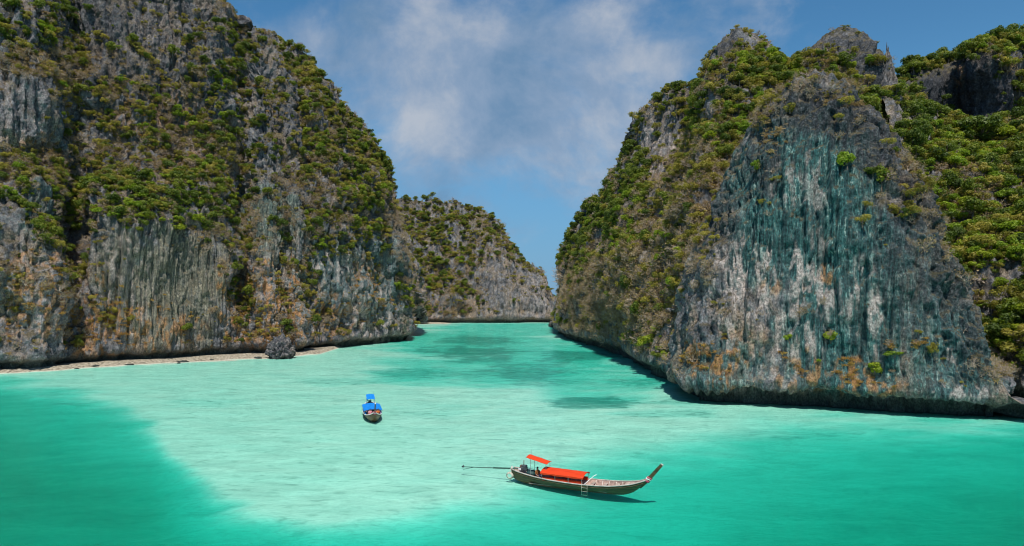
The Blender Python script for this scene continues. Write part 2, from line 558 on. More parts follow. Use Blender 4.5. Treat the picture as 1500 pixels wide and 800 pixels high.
zA = dict(
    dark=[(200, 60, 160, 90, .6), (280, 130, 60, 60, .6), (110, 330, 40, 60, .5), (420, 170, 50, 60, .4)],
    olive=[(245, 420, 100, 105, 0.9), (170, 400, 40, 80, 0.6), (400, 330, 45, 60, 0.5)],
    teal=[(60, 300, 30, 60, 0.5), (390, 320, 50, 55, 0.7), (480, 400, 70, 60, 0.5), (560, 400, 40, 70, 0.5), (100, 200, 25, 30, 0.35)],
    pale=[(175, 430, 50, 80, 0.55), (50, 440, 60, 60, 0.55), (540, 455, 40, 50, 0.7), (490, 385, 40, 22, 0.7), (420, 420, 60, 80, 0.4), (30, 170, 60, 60, 0.3), (230, 60, 60, 60, 0.3)],
    ochre=[(60, 430, 75, 60, 0.7), (150, 480, 70, 50, 0.75), (385, 450, 60, 75, 0.85), (480, 465, 45, 40, 0.6), (230, 480, 60, 35, 0.6), (240, 180, 60, 40, 0.45), (535, 400, 25, 20, 0.6), (60, 230, 60, 40, 0.5), (290, 230, 50, 30, 0.4)])
fluteA = lambda px, py: 0.30 + 0.9 * blob(px, py, [(240, 420, 130, 110), (400, 330, 60, 60), (40, 160, 60, 55), (170, 60, 120, 60, 0.6)])
cliff('cliff', [col_py(c[0], c[1], c[2], *(c[3:])) for c in A1], 0.27, big=2.6, flute=0.85, rough=1.05, zones=zA, seed=100, flutefn=fluteA, pill=1.6)

# --- ridge that runs on from it to the channel
A2 = [
    (290, 200, [(330, 3), (240, 12), (150, 24), (60, 42)]),
    (350, 196, [(340, 3), (250, 12), (160, 26), (78, 44)]),
    (392, 188, [(340, 4), (250, 16), (165, 30), (86, 46)]),
    (432, 178, [(335, 4), (245, 16), (165, 30), (104, 44)]),
    (470, 182, [(335, 3), (255, 11), (195, 19), (152, 29)]),
    (510, 190, [(335, 3), (272, 9), (228, 16), (197, 25)]),
    (545, 199, [(345, 2), (303, 6), (268, 11), (242, 20)]),
    (566, 205, [(365, 2), (335, 4), (310, 7), (290, 14)]),
    (582, 210, [(405, 1), (385, 2), (368, 4), (354, 8)]),
    (591, 213, [(445, 1), (430, 2), (420, 3), (412, 5)]),
    (597, 217, [(465, 1), (455, 2), (448, 2), (442, 3)]),
    (600, 235, [(465, 1), (450, 2), (440, 3), (430, 4)]),
    (585, 255, [(440, 1), (400, 2), (370, 4), (350, 6)]),
]
cliff('cliff', [col_py(c[0], None, c[2], c[1]) for c in A2], 0.3, big=2.2, flute=0.7, rough=1.05, zones=zA, seed=200, flutefn=fluteA, pill=1.5)

# --- headland closing the lagoon
B = [
    (540, 474.5, [(442, 4), (400, 14), (354, 28), (313, 45)]),
    (580, 474.5, [(442, 4), (400, 14), (354, 28), (314, 45)]),
    (620, 474, [(442, 4), (400, 14), (354, 28), (315, 45)]),
    (655, 473.5, [(437, 4), (395, 14), (351, 26), (317, 44)]),
    (690, 473, [(437, 3), (390, 12), (351, 24), (323, 42)]),
    (722, 473, [(432, 3), (390, 10), (359, 20), (341, 36)]),
    (750, 473, [(434, 3), (405, 8), (381, 15), (368, 28)]),
    (778, 472.5, [(437, 2), (417, 6), (403, 11), (395, 20)]),
    (798, 472.5, [(446, 2), (427, 4), (414, 8), (408, 12)]),
    (810, 472.5, [(456, 2), (446, 3), (440, 4), (436, 6)]),
    (815, 471.5, [(463, 2), (458, 4), (454, 6), (452, 8)]),
    (818, 470, [(467, 2), (465, 4), (464, 6), (464, 8)]),
]
zB = dict(pale=[(780, 440, 40, 40, 0.35)], ochre=[(640, 455, 60, 20, 0.3)])
cliff('headland', [col_py(c[0], c[1], c[2]) for c in B], 0.55, big=3.2, flute=0.8, rough=1.35, zones=zB, seed=300, notch=2.2)


# --- brushy slope beside the channel, up to the summit
def col_fan(foot, crest, prof, back=((14, -2), (45, -40)), z0=0.3, bx=0.0):
    a = np.array(foot, float)
    b = np.array(W(*crest))
    pts = [(a[0], a[1] + 0.5, -6.0), (a[0], a[1], z0)]
    for (h, zf) in prof:
        pts.append((a[0] + (b[0] - a[0]) * h, a[1] + (b[1] - a[1]) * h, z0 + (b[2] - z0) * zf))
    for (dy, dz) in back:
        pts.append((b[0] + bx * dy, b[1] + dy, max(-3, b[2] + dz)))
    return pts


def ft(px, py=None, Y=None):
    Y = Y if Y else footY(py)
    return ((px - 750) * Y / F, Y)


P1 = [(0.03, 0.10), (0.12, 0.26), (0.34, 0.50), (0.66, 0.76), (1, 1)]
Psteep = [(0.03, 0.12), (0.10, 0.30), (0.34, 0.52), (0.80, 0.74), (1, 1)]
C1 = [
    (ft(850, Y=300), (850, 345, 300), P1), (ft(826, Y=278), (830, 378, 282), P1),
    (ft(816, 488), (823, 376, 264), P1), (ft(826, 495), (858, 320, 250), P1), (ft(845, 501), (888, 291, 238), P1),
    (ft(870, 509), (922, 236, 224), P1), (ft(900, 521), (938, 177, 210), Psteep), (ft(925, 533), (985, 140, 200), Psteep),
    (ft(950, 545), (1028, 134, 194), Psteep), (ft(972, 557), (1050, 86, 172), P1), (ft(990, Y=112), (1082, 46, 163), P1),
    (ft(1015, Y=111), (1128, 72, 158), P1), (ft(1050, Y=111), (1168, 104, 152), P1), (ft(1100, Y=110), (1210, 80, 152), Psteep),
    (ft(1150, Y=110), (1250, 66, 152), Psteep), (ft(1220, Y=110), (1276, 92, 152), P1), (ft(1300, Y=110), (1312, 150, 150), P1), (ft(1380, Y=112), (1350, 160, 160), P1),
]
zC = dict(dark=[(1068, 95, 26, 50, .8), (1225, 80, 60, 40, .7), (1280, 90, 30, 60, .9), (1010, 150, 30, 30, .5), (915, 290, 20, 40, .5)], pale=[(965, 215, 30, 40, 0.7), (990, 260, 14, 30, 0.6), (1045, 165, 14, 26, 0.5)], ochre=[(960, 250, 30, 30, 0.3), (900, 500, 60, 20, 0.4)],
          teal=[(960, 545, 30, 20, 0.6), (900, 500, 60, 14, 0.4)])
cliff('cliff', [col_fan(*c) for c in C1], 0.36, big=2.6, flute=0.6, rough=1.0, zones=zC, seed=400, notch=1.6)

# --- teal-stained rock face
P2 = [(-0.10, 0.07), (-0.06, 0.22), (0.12, 0.48), (0.42, 0.76), (1, 1)]
C2 = [
    (ft(985, Y=122), (1010, 455, 125), P2), (ft(984, Y=112), (1000, 468, 117), P2), (ft(992, Y=103), (1008, 440, 110), P2), (ft(1010, 586), (1032, 372, 105), P2),
    (ft(1045, 590), (1068, 284, 103), P2), (ft(1085, 593), (1105, 214, 101), P2), (ft(1132, 596), (1146, 156, 99), P2),
    (ft(1182, 599), (1190, 142, 98), P2), (ft(1232, 602), (1228, 142, 97), P2), (ft(1282, 605), (1266, 168, 96), P2),
    (ft(1330, 608), (1310, 207, 95), P2), (ft(1375, 610), (1350, 262, 93), P2), (ft(1412, 612), (1384, 332, 91), P2),
    (ft(1442, 613), (1414, 412, 89), P2), (ft(1464, 614), (1444, 480, 87), P2), (ft(1478, 614), (1468, 540, 85), P2),
    (ft(1486, 611), (1480, 560, 88), P2), (ft(1484, 604), (1482, 560, 93), P2), (ft(1476, 590), (1475, 540, 102), P2),
]
zD = dict(
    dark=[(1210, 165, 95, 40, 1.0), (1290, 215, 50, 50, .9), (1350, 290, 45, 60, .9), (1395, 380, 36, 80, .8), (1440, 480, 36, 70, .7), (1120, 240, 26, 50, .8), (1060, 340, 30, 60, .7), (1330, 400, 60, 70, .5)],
    teal=[(1180, 300, 130, 160, 1.0), (1120, 350, 70, 60, 1.0), (1240, 450, 110, 170, 0.95), (1400, 520, 90, 80, 0.8), (1060, 540, 80, 50, 0.7), (1330, 420, 90, 120, 0.55), (1380, 400, 40, 120, 0.4)],
    pale=[(1100, 430, 55, 75, 1.0), (1150, 490, 60, 45, 0.8), (1175, 430, 24, 50, 0.9), (1210, 440, 22, 40, 0.8), (1265, 440, 22, 60, 0.85), (1060, 400, 40, 60, 0.6), (1105, 575, 40, 12, 1.0),
          (1155, 280, 20, 40, 0.6), (1190, 260, 20, 60, 0.5), (1285, 500, 24, 40, 0.7), (1420, 575, 50, 14, 0.8), (1405, 520, 20, 14, 0.7), (1130, 540, 50, 30, 0.5), (1195, 350, 30, 25, 0.45)],
    ochre=[(1040, 525, 45, 30, 0.9), (1055, 555, 20, 25, 0.9), (1180, 545, 45, 25, 0.7), (1245, 550, 45, 25, 0.9), (1130, 420, 18, 14, 0.6), (1215, 400, 14, 14, 0.7), (1290, 565, 30, 14, 0.7), (1100, 500, 60, 20, 0.4)])
fluteD = lambda px, py: 0.45 + 0.75 * blob(px, py, [(1190, 360, 130, 190), (1240, 470, 120, 100), (1390, 560, 90, 40)]) - 0.3 * blob(px, py, [(1210, 165, 90, 50), (1340, 280, 60, 60), (1400, 420, 40, 90)])
cliff('cliff', [col_fan(*c, back=((5, 0.6), (20, -8))) for c in C2], 0.165, big=1.0, flute=0.5, rough=0.85, pill=1.15, zones=zD, seed=500, notch=2.2, flutefn=fluteD)

# --- wooded gully behind the teal face
P4 = [(0.02, 0.06), (0.18, 0.30), (0.45, 0.58), (0.75, 0.82), (1, 1)]
C4 = [
    (ft(1330, Y=112), (1290, 160, 142), P4), (ft(1400, Y=106), (1325, 165, 148), P4), (ft(1455, Y=100), (1375, 180, 156), P4), (ft(1480, Y=96), (1430, 195, 160), P4),
    (ft(1505, Y=92), (1490, 185, 162), P4), (ft(1545, Y=90), (1560, 170, 164), P4), (ft(1620, Y=88), (1650, 150, 166), P4), (ft(1750, Y=88), (1760, 140, 168), P4),
]
cliff('hillside', [col_fan(*c, back=((20, -8), (45, -50))) for c in C4], 0.5, big=2.5, flute=0.3, rough=0.8, zones={}, seed=600, notch=1.2)

# --- dark cliff above the gully
P5 = [(0.0, 0.30), (0.0, 0.60), (-0.05, 0.72), (-0.28, 0.88), (0.1, 0.96), (1, 1)]
C5 = [
    (ft(1270, Y=214), (1285, 185, 222), P5), (ft(1305, Y=208), (1312, 138, 222), P5), (ft(1345, Y=204), (1346, 116, 224), P5), (ft(1395, Y=210), (1396, 98, 228), P5),
    (ft(1450, Y=203), (1450, 88, 228), P5), (ft(1505, Y=208), (1505, 80, 230), P5), (ft(1580, Y=205), (1580, 74, 230), P5), (ft(1700, Y=205), (1700, 60, 230), P5), (ft(1820, Y=208), (1800, 100, 230), P5),
]
cliff('hilltop', [col_fan(*c) for c in C5], 0.5, big=1.6, flute=1.0, rough=1.0, zones=dict(ochre=[(1405, 105, 8, 22, 0.6)], dark=[(1400, 125, 140, 70, 1.0)]), seed=700, notch=0, tide=False)  # dark zone paints the face's shade into its rock colour

# ------------------------------------------------------------------ seabed, beach and water
SHORE = [(-50, 548), (25, 545), (72, 542), (108, 538), (142, 535), (210, 531), (270, 527), (328, 524), (384, 521), (442, 518.5)]
shore_w = np.array([ft(a, b) for a, b in SHORE])
allfoot = [np.array(c[1][:2]) for c in [col_py(a[0], a[1], a[2], *(a[3:])) for a in A1]]


def seg_dist(XY, poly):
    best = np.full(len(XY), 1e9)
    par = np.zeros(len(XY))
    for k in range(len(poly) - 1):
        a, b = poly[k], poly[k + 1]
        ab = b - a
        t = np.clip(((XY - a) @ ab) / (ab @ ab), 0, 1)
        d = np.linalg.norm(XY - (a + t[:, None] * ab), axis=1)
        m = d < best
        best[m] = d[m]
        par[m] = k + t[m]
    return best, par


def make_seabed():
    xs = np.concatenate([[-4000, -1500, -600, -300], np.arange(-170, 140, 0.9), [200, 400, 900, 2000, 4000]])
    ys = np.concatenate([[-600, -200, -60, -10], np.geomspace(14, 420, 330), [470, 600, 1000, 2000, 5000]])
    X, Y = np.meshgrid(xs, ys, indexing='ij')
    XY = np.stack([X.ravel(), Y.ravel()], 1)
    x, y = XY[:, 0], XY[:, 1]
    p3 = np.stack([x, y, np.zeros_like(x)], 1)
    nz1 = fbm(p3 / np.array([26.0, 16.0, 1]), 4, 900)
    nz2 = fbm(p3 / np.array([7.0, 3.0, 1]), 3, 930)
    yy = np.maximum(y, 8.0)
    d = np.full(len(x), 0.6)
    bx = [-400, 0, 60, 120, 180, 225, 245, 270, 310, 380, 470, 570, 650, 720, 790, 860, 930, 1010, 1120, 1300, 1500, 1900]
    by = [545, 562, 574, 586, 604, 634, 668, 700, 732, 760, 774, 772, 762, 746, 724, 700, 680, 660, 640, 626, 626, 630]
    for it in range(3):
        px = 750 + F * x / yy
        py = HZ + (CAMH + d) * F / yy
        yb = np.interp(px, bx, by) + 6
        soft = np.interp(px, [0, 200, 500, 700, 900, 1100, 1500], [28, 34, 32, 58, 70, 50, 32])
        wig = nz1 * 20 + nz2 * 13
        deep = sstep((py - yb + wig) / soft, -0.85, 0.9)
        dd = 0.46 + 0.54 * sstep((py - yb + wig) / soft, 0.1, 5.0)      # keeps falling away from the bank
        L = 2.05 + 14.3 * deep * dd
        # channel and lagoon behind the bank
        lag = blob(px, py, [(690, 505, 130, 26), (800, 530, 130, 34), (700, 545, 150, 26, 0.7), (880, 560, 100, 26, 0.6), (740, 485, 110, 12, 0.9)], nz1 * 0.5)
        L = L + lag * (3.6 + 4.2 * nz2)
        wd = blob(px, py, [(866, 592, 58, 9, 0.8), (690, 518, 80, 12, 0.9), (765, 545, 80, 12, 0.7), (600, 545, 70, 8, 0.55), (845, 522, 55, 9, 0.8), (1165, 638, 80, 9, 0.35),
                           (108, 594, 45, 5, 0.4), (700, 500, 60, 7, 0.8), (950, 560, 60, 8, 0.5), (1000, 590, 40, 6, 0.4), (800, 560, 60, 6, 0.5), (500, 560, 60, 6, 0.35),
                           (980, 606, 90, 6, 0.35), (300, 590, 70, 6, 0.25), (640, 600, 80, 8, 0.2), (620, 490, 24, 4, 0.4)], nz2 * 0.75 + nz1 * 0.5)
        L = L + 1.6 * wd
        L = np.maximum(L, 1.3)
        dep = np.arctan2(CAMH, yy)
        d = L / (1 / np.sin(dep) + 1.27) / 2.3
    z = -d + 0.02 * nz2
    # narrow beach at the foot of the tall cliff, reef flat along the other feet
    ds, par = seg_dist(XY, shore_w)
    wide = np.interp(par, [0, 1, 2.5, 4, 5.5, 7, 8.2, 9], [1, 1.5, 2.5, 4, 6, 7.5, 7, 3])
    zb = 0.55 - 0.55 * ds / np.maximum(wide * (1 + 0.5 * nz2), 0.5)
    inside = (y > np.interp(x, shore_w[:, 0], shore_w[:, 1])) & (x < shore_w[-1, 0] + 4)
    zb = np.where(inside, 0.6, zb)
    z = np.where(zb > -0.4, np.maximum(z, np.minimum(zb, 0.6 + 0.1 * nz2)), z)
    # little beach at the headland
    hb = np.array([ft(596, 474.2), ft(640, 473.6)])
    dh, _ = seg_dist(XY, hb)
    z = np.where(dh < 12, np.maximum(z, 0.8 - dh * 0.11), z)
    idx = np.arange(len(x)).reshape(X.shape)
    faces = np.stack([idx[:-1, :-1], idx[1:, :-1], idx[1:, 1:], idx[:-1, 1:]], -1).reshape(-1, 4)
    m, t = new_mat('sand_and_weed')
    tcn = t.n('ShaderNodeTexCoord')
    ob = tcn.outputs['Object']
    geo = t.n('ShaderNodeNewGeometry')
    zz = t.n('ShaderNodeSeparateXYZ', ins={0: geo.outputs['Position']}).outputs[2]
    st = t.noise(t.mapping(ob, (0.16, 0.42, 1), rot=(0, 0, 0.12)), 1.0, 6, 0.62, 0.6)
    st2 = t.noise(t.mapping(ob, (0.55, 1.5, 1), rot=(0, 0, -0.1)), 1.0, 5, 0.65, 0.4)
    sand = t.ramp(st, [(0.30, (0.56, 0.56, 0.47)), (0.46, (0.68, 0.66, 0.55)), (0.62, (0.78, 0.75, 0.63))])
    st3 = t.noise(t.mapping(ob, (1.6, 5.5, 1), rot=(0, 0, 0.1)), 1.0, 4, 0.6, 0.5)
    sand = t.mix(t.math('MULTIPLY', t.smooth(st3, 0.48, 0.64), 0.34), sand, (0.36, 0.42, 0.35))
    sand = t.mix(t.math('MULTIPLY', t.smooth(st2, 0.50, 0.70), t.math('MULTIPLY', t.n('ShaderNodeAttribute', attribute_name='mottle').outputs['Fac'], 0.62)), sand, (0.30, 0.36, 0.29))
    weed = t.n('ShaderNodeAttribute', attribute_name='weed').outputs['Fac']
    wf = t.smooth(t.math('ADD', weed, t.math('MULTIPLY', t.math('SUBTRACT', st2, 0.5), 2.0)), 0.15, 0.95)
    col = t.mix(t.math('MULTIPLY', wf, 0.72), sand, (0.10, 0.19, 0.15))
    peb = t.noise(ob, 2.2, 5, 0.7)
    dry = t.ramp(peb, [(0.38, (0.10, 0.085, 0.065)), (0.5, (0.30, 0.255, 0.19)), (0.64, (0.50, 0.45, 0.35))])
    col = t.mix(t.smooth(zz, -0.08, 0.12), col, dry)
    bmp = t.n('ShaderNodeBump', ins={'Strength': 0.5, 'Distance': 0.2, 'Height': peb})
    bs = t.n('ShaderNodeBsdfPrincipled', ins={'Base Color': col, 'Roughness': 0.9, 'Specular IOR Level': 0.2, 'Normal': bmp.outputs[0]})
    t.n('ShaderNodeOutputMaterial', ins={'Surface': bs.outputs[0]})
    me = mesh_from('seabed', np.stack([x, y, z], 1), faces, 4, m, smooth=True)
    set_attr(me, 'weed', wd)
    set_attr(me, 'mottle', 1 - 0.9 * deep)
    tag(link('seabed', me), kind='structure')


make_seabed()


def make_water():
    m, t = new_mat('sea_water')
    tcn = t.n('ShaderNodeTexCoord')
    ob = tcn.outputs['Object']
    wv1 = t.noise(t.mapping(ob, (1.8, 4.6, 1), rot=(0, 0, 0.15)), 1.0, 5, 0.65)
    wv2 = t.noise(t.mapping(ob, (0.12, 0.3, 1), rot=(0, 0, -0.1)), 1.0, 3, 0.5)
    h = t.math('ADD', wv1, t.math('MULTIPLY', wv2, 1.5))
    bmp = t.n('ShaderNodeBump', ins={'Strength': 0.6, 'Distance': 0.10, 'Height': h})
    fr = t.n('ShaderNodeFresnel', ins={'IOR': 1.33, 'Normal': bmp.outputs[0]})
    fac = t.math('MULTIPLY', fr.outputs[0], 0.5, clamp=True)
    tr = t.n('ShaderNodeBsdfTransparent')
    gl = t.n('ShaderNodeBsdfGlossy', ins={'Roughness': 0.16, 'Normal': bmp.outputs[0]})
    mx = t.n('ShaderNodeMixShader', ins={0: fac, 1: tr.outputs[0], 2: gl.outputs[0]})
    ab = t.n('ShaderNodeVolumeAbsorption', ins={'Color': (0.04, 0.885, 0.835, 1), 'Density': 1.15})
    sca = t.n('ShaderNodeVolumeScatter', ins={'Color': (0.10, 0.90, 0.80, 1), 'Density': 0.06})
    vol = t.n('ShaderNodeAddShader', ins={0: ab.outputs[0], 1: sca.outputs[0]})
    t.n('ShaderNodeOutputMaterial', ins={'Surface': mx.outputs[0], 'Volume': vol.outputs[0]})
    S, Z = 5200, -14.0
    V = [(-S, -S, 0), (S, -S, 0), (S, S, 0), (-S, S, 0), (-S, -S, Z), (S, -S, Z), (S, S, Z), (-S, S, Z)]
    Fc = [(0, 1, 2, 3), (7, 6, 5, 4), (0, 4, 5, 1), (1, 5, 6, 2), (2, 6, 7, 3), (3, 7, 4, 0)]
    tag(link('water', mesh_from('water', V, Fc, 4, m)), kind='structure')


make_water()


# ------------------------------------------------------------------ plant prototypes
def rnd_dirs(n, r, up=0.0):
    v = r.normal(size=(n, 3))
    v[:, 2] += up
    return v / np.linalg.norm(v, axis=1, keepdims=True)


def leaf_quads(C, Nn, size, r):
    """quads centred on C, facing roughly Nn"""
    n = len(C)
    a = np.cross(Nn, r.normal(size=(n, 3)))
    a /= np.linalg.norm(a, axis=1, keepdims=True)
    b = np.cross(Nn, a)
    s = size * r.uniform(0.6, 1.35, (n, 1))
    e = r.uniform(0.55, 1.0, (n, 1))
    droop = Nn * s * 0.25
    V = np.stack([C - a * s, C - b * s * e * 0.75 + droop, C + a * s, C + b * s * e * 0.75 + droop], 1).reshape(-1, 3)
    return V


def crown_mesh(name, mat, seed, n=520, size=0.15, lobes=9, flat=0.75, spread=0.62, lobe_r=(0.34, 0.52), up=0.25):
    r = np.random.default_rng(seed)
    L = rnd_dirs(lobes, r, up) * r.uniform(0.45, 1.0, (lobes, 1)) * spread
    L[:, :2] *= np.array([[1.0 + 0.35 * r.random(), 1.0 - 0.3 * r.random()]])
    L[:, 2] = L[:, 2] * flat + 0.62
    R = r.uniform(lobe_r[0], lobe_r[1], lobes)
    k = r.choice(lobes, n, p=R ** 2 / (R ** 2).sum())
    d = rnd_dirs(n, r, 0.35)
    C = L[k] + d * R[k][:, None] * (0.62 + 0.5 * r.beta(2.2, 2.0, (n, 1)) + 0.25 * (r.random((n, 1)) < 0.10)) * np.array([1, 1, 0.8])
    Nn = d + r.normal(size=(n, 3)) * 0.45
    Nn /= np.linalg.norm(Nn, axis=1, keepdims=True)
    V = leaf_quads(C, Nn, size, r)
    me = mesh_from(name, V, np.arange(n * 4), 4, mat)
    tone = np.clip(r.uniform(0, 1, lobes)[k] * 0.55 + r.uniform(0, 0.45, n), 0, 1)
    set_attr(me, 'tone', np.repeat(tone, 4))
    return me, L, R


def tube(path, radii, sides=5):
    path = np.asarray(path, float)
    n = len(path)
    V, Fc = [], []
    tang = np.gradient(path, axis=0)
    for i in range(n):
        tg = tang[i] / max(np.linalg.norm(tang[i]), 1e-9)
        ref = np.array([0, 0, 1.0]) if abs(tg[2]) < 0.9 else np.array([1.0, 0, 0])
        a = np.cross(tg, ref); a /= np.linalg.norm(a)
        b = np.cross(tg, a)
        for k in range(sides):
            an = 2 * math.pi * k / sides
            V.append(path[i] + (a * math.cos(an) + b * math.sin(an)) * radii[i])
    for i in range(n - 1):
        for k in range(sides):
            Fc.append((i * sides + k, i * sides + (k + 1) % sides, (i + 1) * sides + (k + 1) % sides, (i + 1) * sides + k))
    return V, Fc


def branches_mesh(name, mat, paths, sides=4):
    V, Fc = [], []
    for path, rad in paths:
        v, f = tube(path, rad, sides)
        o = len(V)
        V += v
        Fc += [tuple(i + o for i in q) for q in f]
    return mesh_from(name, V, Fc, 4, mat, smooth=True)


def trunk_for(name, L, R, seed):
    r = np.random.default_rng(seed + 77)
    fork = np.array([r.uniform(-.06, .06), r.uniform(-.06, .06), 0.22])
    paths = [(np.array([[0, 0, -0.35], [0.01, 0, -0.05], fork]), [0.085, 0.07, 0.055])]
    for k in range(min(len(L), 6)):
        mid = fork * 0.5 + L[k] * 0.5 + r.normal(size=3) * 0.06
        paths.append((np.array([fork, mid, L[k]]), [0.045, 0.032, 0.012]))
    return branches_mesh(name, BARK, paths)


def twig_mesh(name, seed, spread=1.0, leaves=90, leafmat=None, thick=0.020):
    """bare branching shrub: returns (branches, leaf mesh)"""
    r = np.random.default_rng(seed)
    paths, tips = [], []
    for i in range(6):
        d0 = rnd_dirs(1, r, 1.1)[0] * np.array([spread, spread, 1])
        p0 = np.array([0, 0, -0.25])
        p1 = p0 + d0 * r.uniform(0.4, 0.6)
        paths.append((np.array([p0, (p0 + p1) / 2 + r.normal(size=3) * 0.05, p1]), [thick * 2.0, thick * 1.7, thick * 1.3]))
        for j in range(4):
            d1 = d0 + r.normal(size=3) * 0.7
            d1 /= np.linalg.norm(d1)
            p2 = p1 + d1 * r.uniform(0.3, 0.5)
            paths.append((np.array([p1, (p1 + p2) / 2 + r.normal(size=3) * 0.05, p2]), [thick * 1.2, thick, thick * 0.8]))
            for k in range(3):
                d2 = d1 + r.normal(size=3) * 0.8
                d2 /= np.linalg.norm(d2)
                p3 = p2 + d2 * r.uniform(0.18, 0.36)
                paths.append((np.array([p2, p3]), [thick * 0.75, thick * 0.4]))
                tips.append(p3)
    br = branches_mesh(name + '_branches', TWIG, paths, 3)
    lf = None
    if leaves:
        tips = np.array(tips)
        k = r.integers(0, len(tips), leaves)
        C = tips[k] + r.normal(size=(leaves, 3)) * 0.14
        V = leaf_quads(C, rnd_dirs(leaves, r, 0.4), 0.075, r)
        lf = mesh_from(name + '_leaves', V, np.arange(leaves * 4), 4, leafmat or LEAF_DRY)
        set_attr(lf, 'tone', np.repeat(r.uniform(0, 1, leaves), 4))
    return br, lf


def tuft_mesh(name, seed, mat, n=70):
    r = np.random.default_rng(seed)
    V = []
    for i in range(n):
        d = rnd_dirs(1, r, 0.9)[0]
        s = np.cross(d, r.normal(size=3)); s /= np.linalg.norm(s)
        b = r.normal(size=3) * np.array([0.35, 0.35, 0.12])
        l = r.uniform(0.45, 1.0)
        V += [b - s * 0.06, b + s * 0.06, b + d * l * 0.6 + s * 0.05, b + d * l + np.array([0, 0, -0.15])]
    me = mesh_from(name, V, np.arange(n * 4), 4, mat)
    set_attr(me, 'tone', np.repeat(r.uniform(0, 1, n), 4))
    return me


def merge(name, meshes):
    """join leaf mesh and branch mesh of a prototype into one mesh (for uncountable cover)"""
    bm = bmesh.new()
    mats = []
    for me in meshes:
        if me is None:
            continue
        off = len(mats)
        for mt in me.materials:
            mats.append(mt)
        n0 = len(bm.faces)
        bm.from_mesh(me)
        bm.faces.ensure_lookup_table()
        for f in bm.faces[n0:]:
            f.material_index = off
    out = bpy.data.meshes.new(name)
    bm.to_mesh(out)
    bm.free()
    for mt in mats:
        out.materials.append(mt)
    return out


PROTO = {}
for kind, mat, nvar in (('deep', LEAF_DEEP, 5), ('bright', LEAF_BRIGHT, 4), ('olive', LEAF_OLIVE, 3)):
    lst = []
    for v in range(nvar):
        low = kind == 'olive'
        me, L, R = crown_mesh(kind + '_crown', mat, 1000 + 31 * v + len(kind), n=950 if not low else 700, size=0.080 if not low else 0.075,
                              lobes=(11, 15, 18, 9, 14)[v], flat=0.6 if low else (0.75, 0.6, 0.9, 0.5, 0.8)[v], spread=(0.75 if low else 0.66),
                              lobe_r=(0.15, 0.40))
        tk = trunk_for(kind + '_trunk', L, R, v)
        lst.append((me, tk))
    PROTO[kind] = lst
me, L, R = crown_mesh('umbrella_crown', LEAF_DEEP, 555, n=2600, size=0.055, lobes=22, flat=0.42, spread=0.86, lobe_r=(0.16, 0.27), up=0.8)
PROTO['umbrella'] = [(me, trunk_for('umbrella_trunk', L, R, 5))]
PROTO['dry'] = [twig_mesh('dry%d' % v, 40 + v, (1.0, 1.3, 0.8, 1.1)[v], (150, 70, 210, 110)[v])[::-1] for v in range(4)]
PROTO['bare'] = [twig_mesh('bare', 91, 0.8, 0, thick=0.016)[::-1]]
PROTO['tuft'] = [(tuft_mesh('tuft%d' % v, 60 + v, LEAF_OCHRE), None) for v in range(2)]
PROTO['straw'] = [(tuft_mesh('straw%d' % v, 70 + v, LEAF_DRY, 60), None) for v in range(2)]

proto_col = bpy.data.collections.new('plant_prototypes')
PIDX = {}
cnt = 0
for kind in ('deep', 'bright', 'olive', 'dry', 'tuft', 'straw'):
    for v, (lf, br) in enumerate(PROTO[kind]):
        me = merge('proto_%s_%d' % (kind, v), [lf, br])
        o = bpy.data.objects.new('proto_%03d' % cnt, me)
        proto_col.objects.link(o)
        PIDX[(kind, v)] = cnt
        cnt += 1

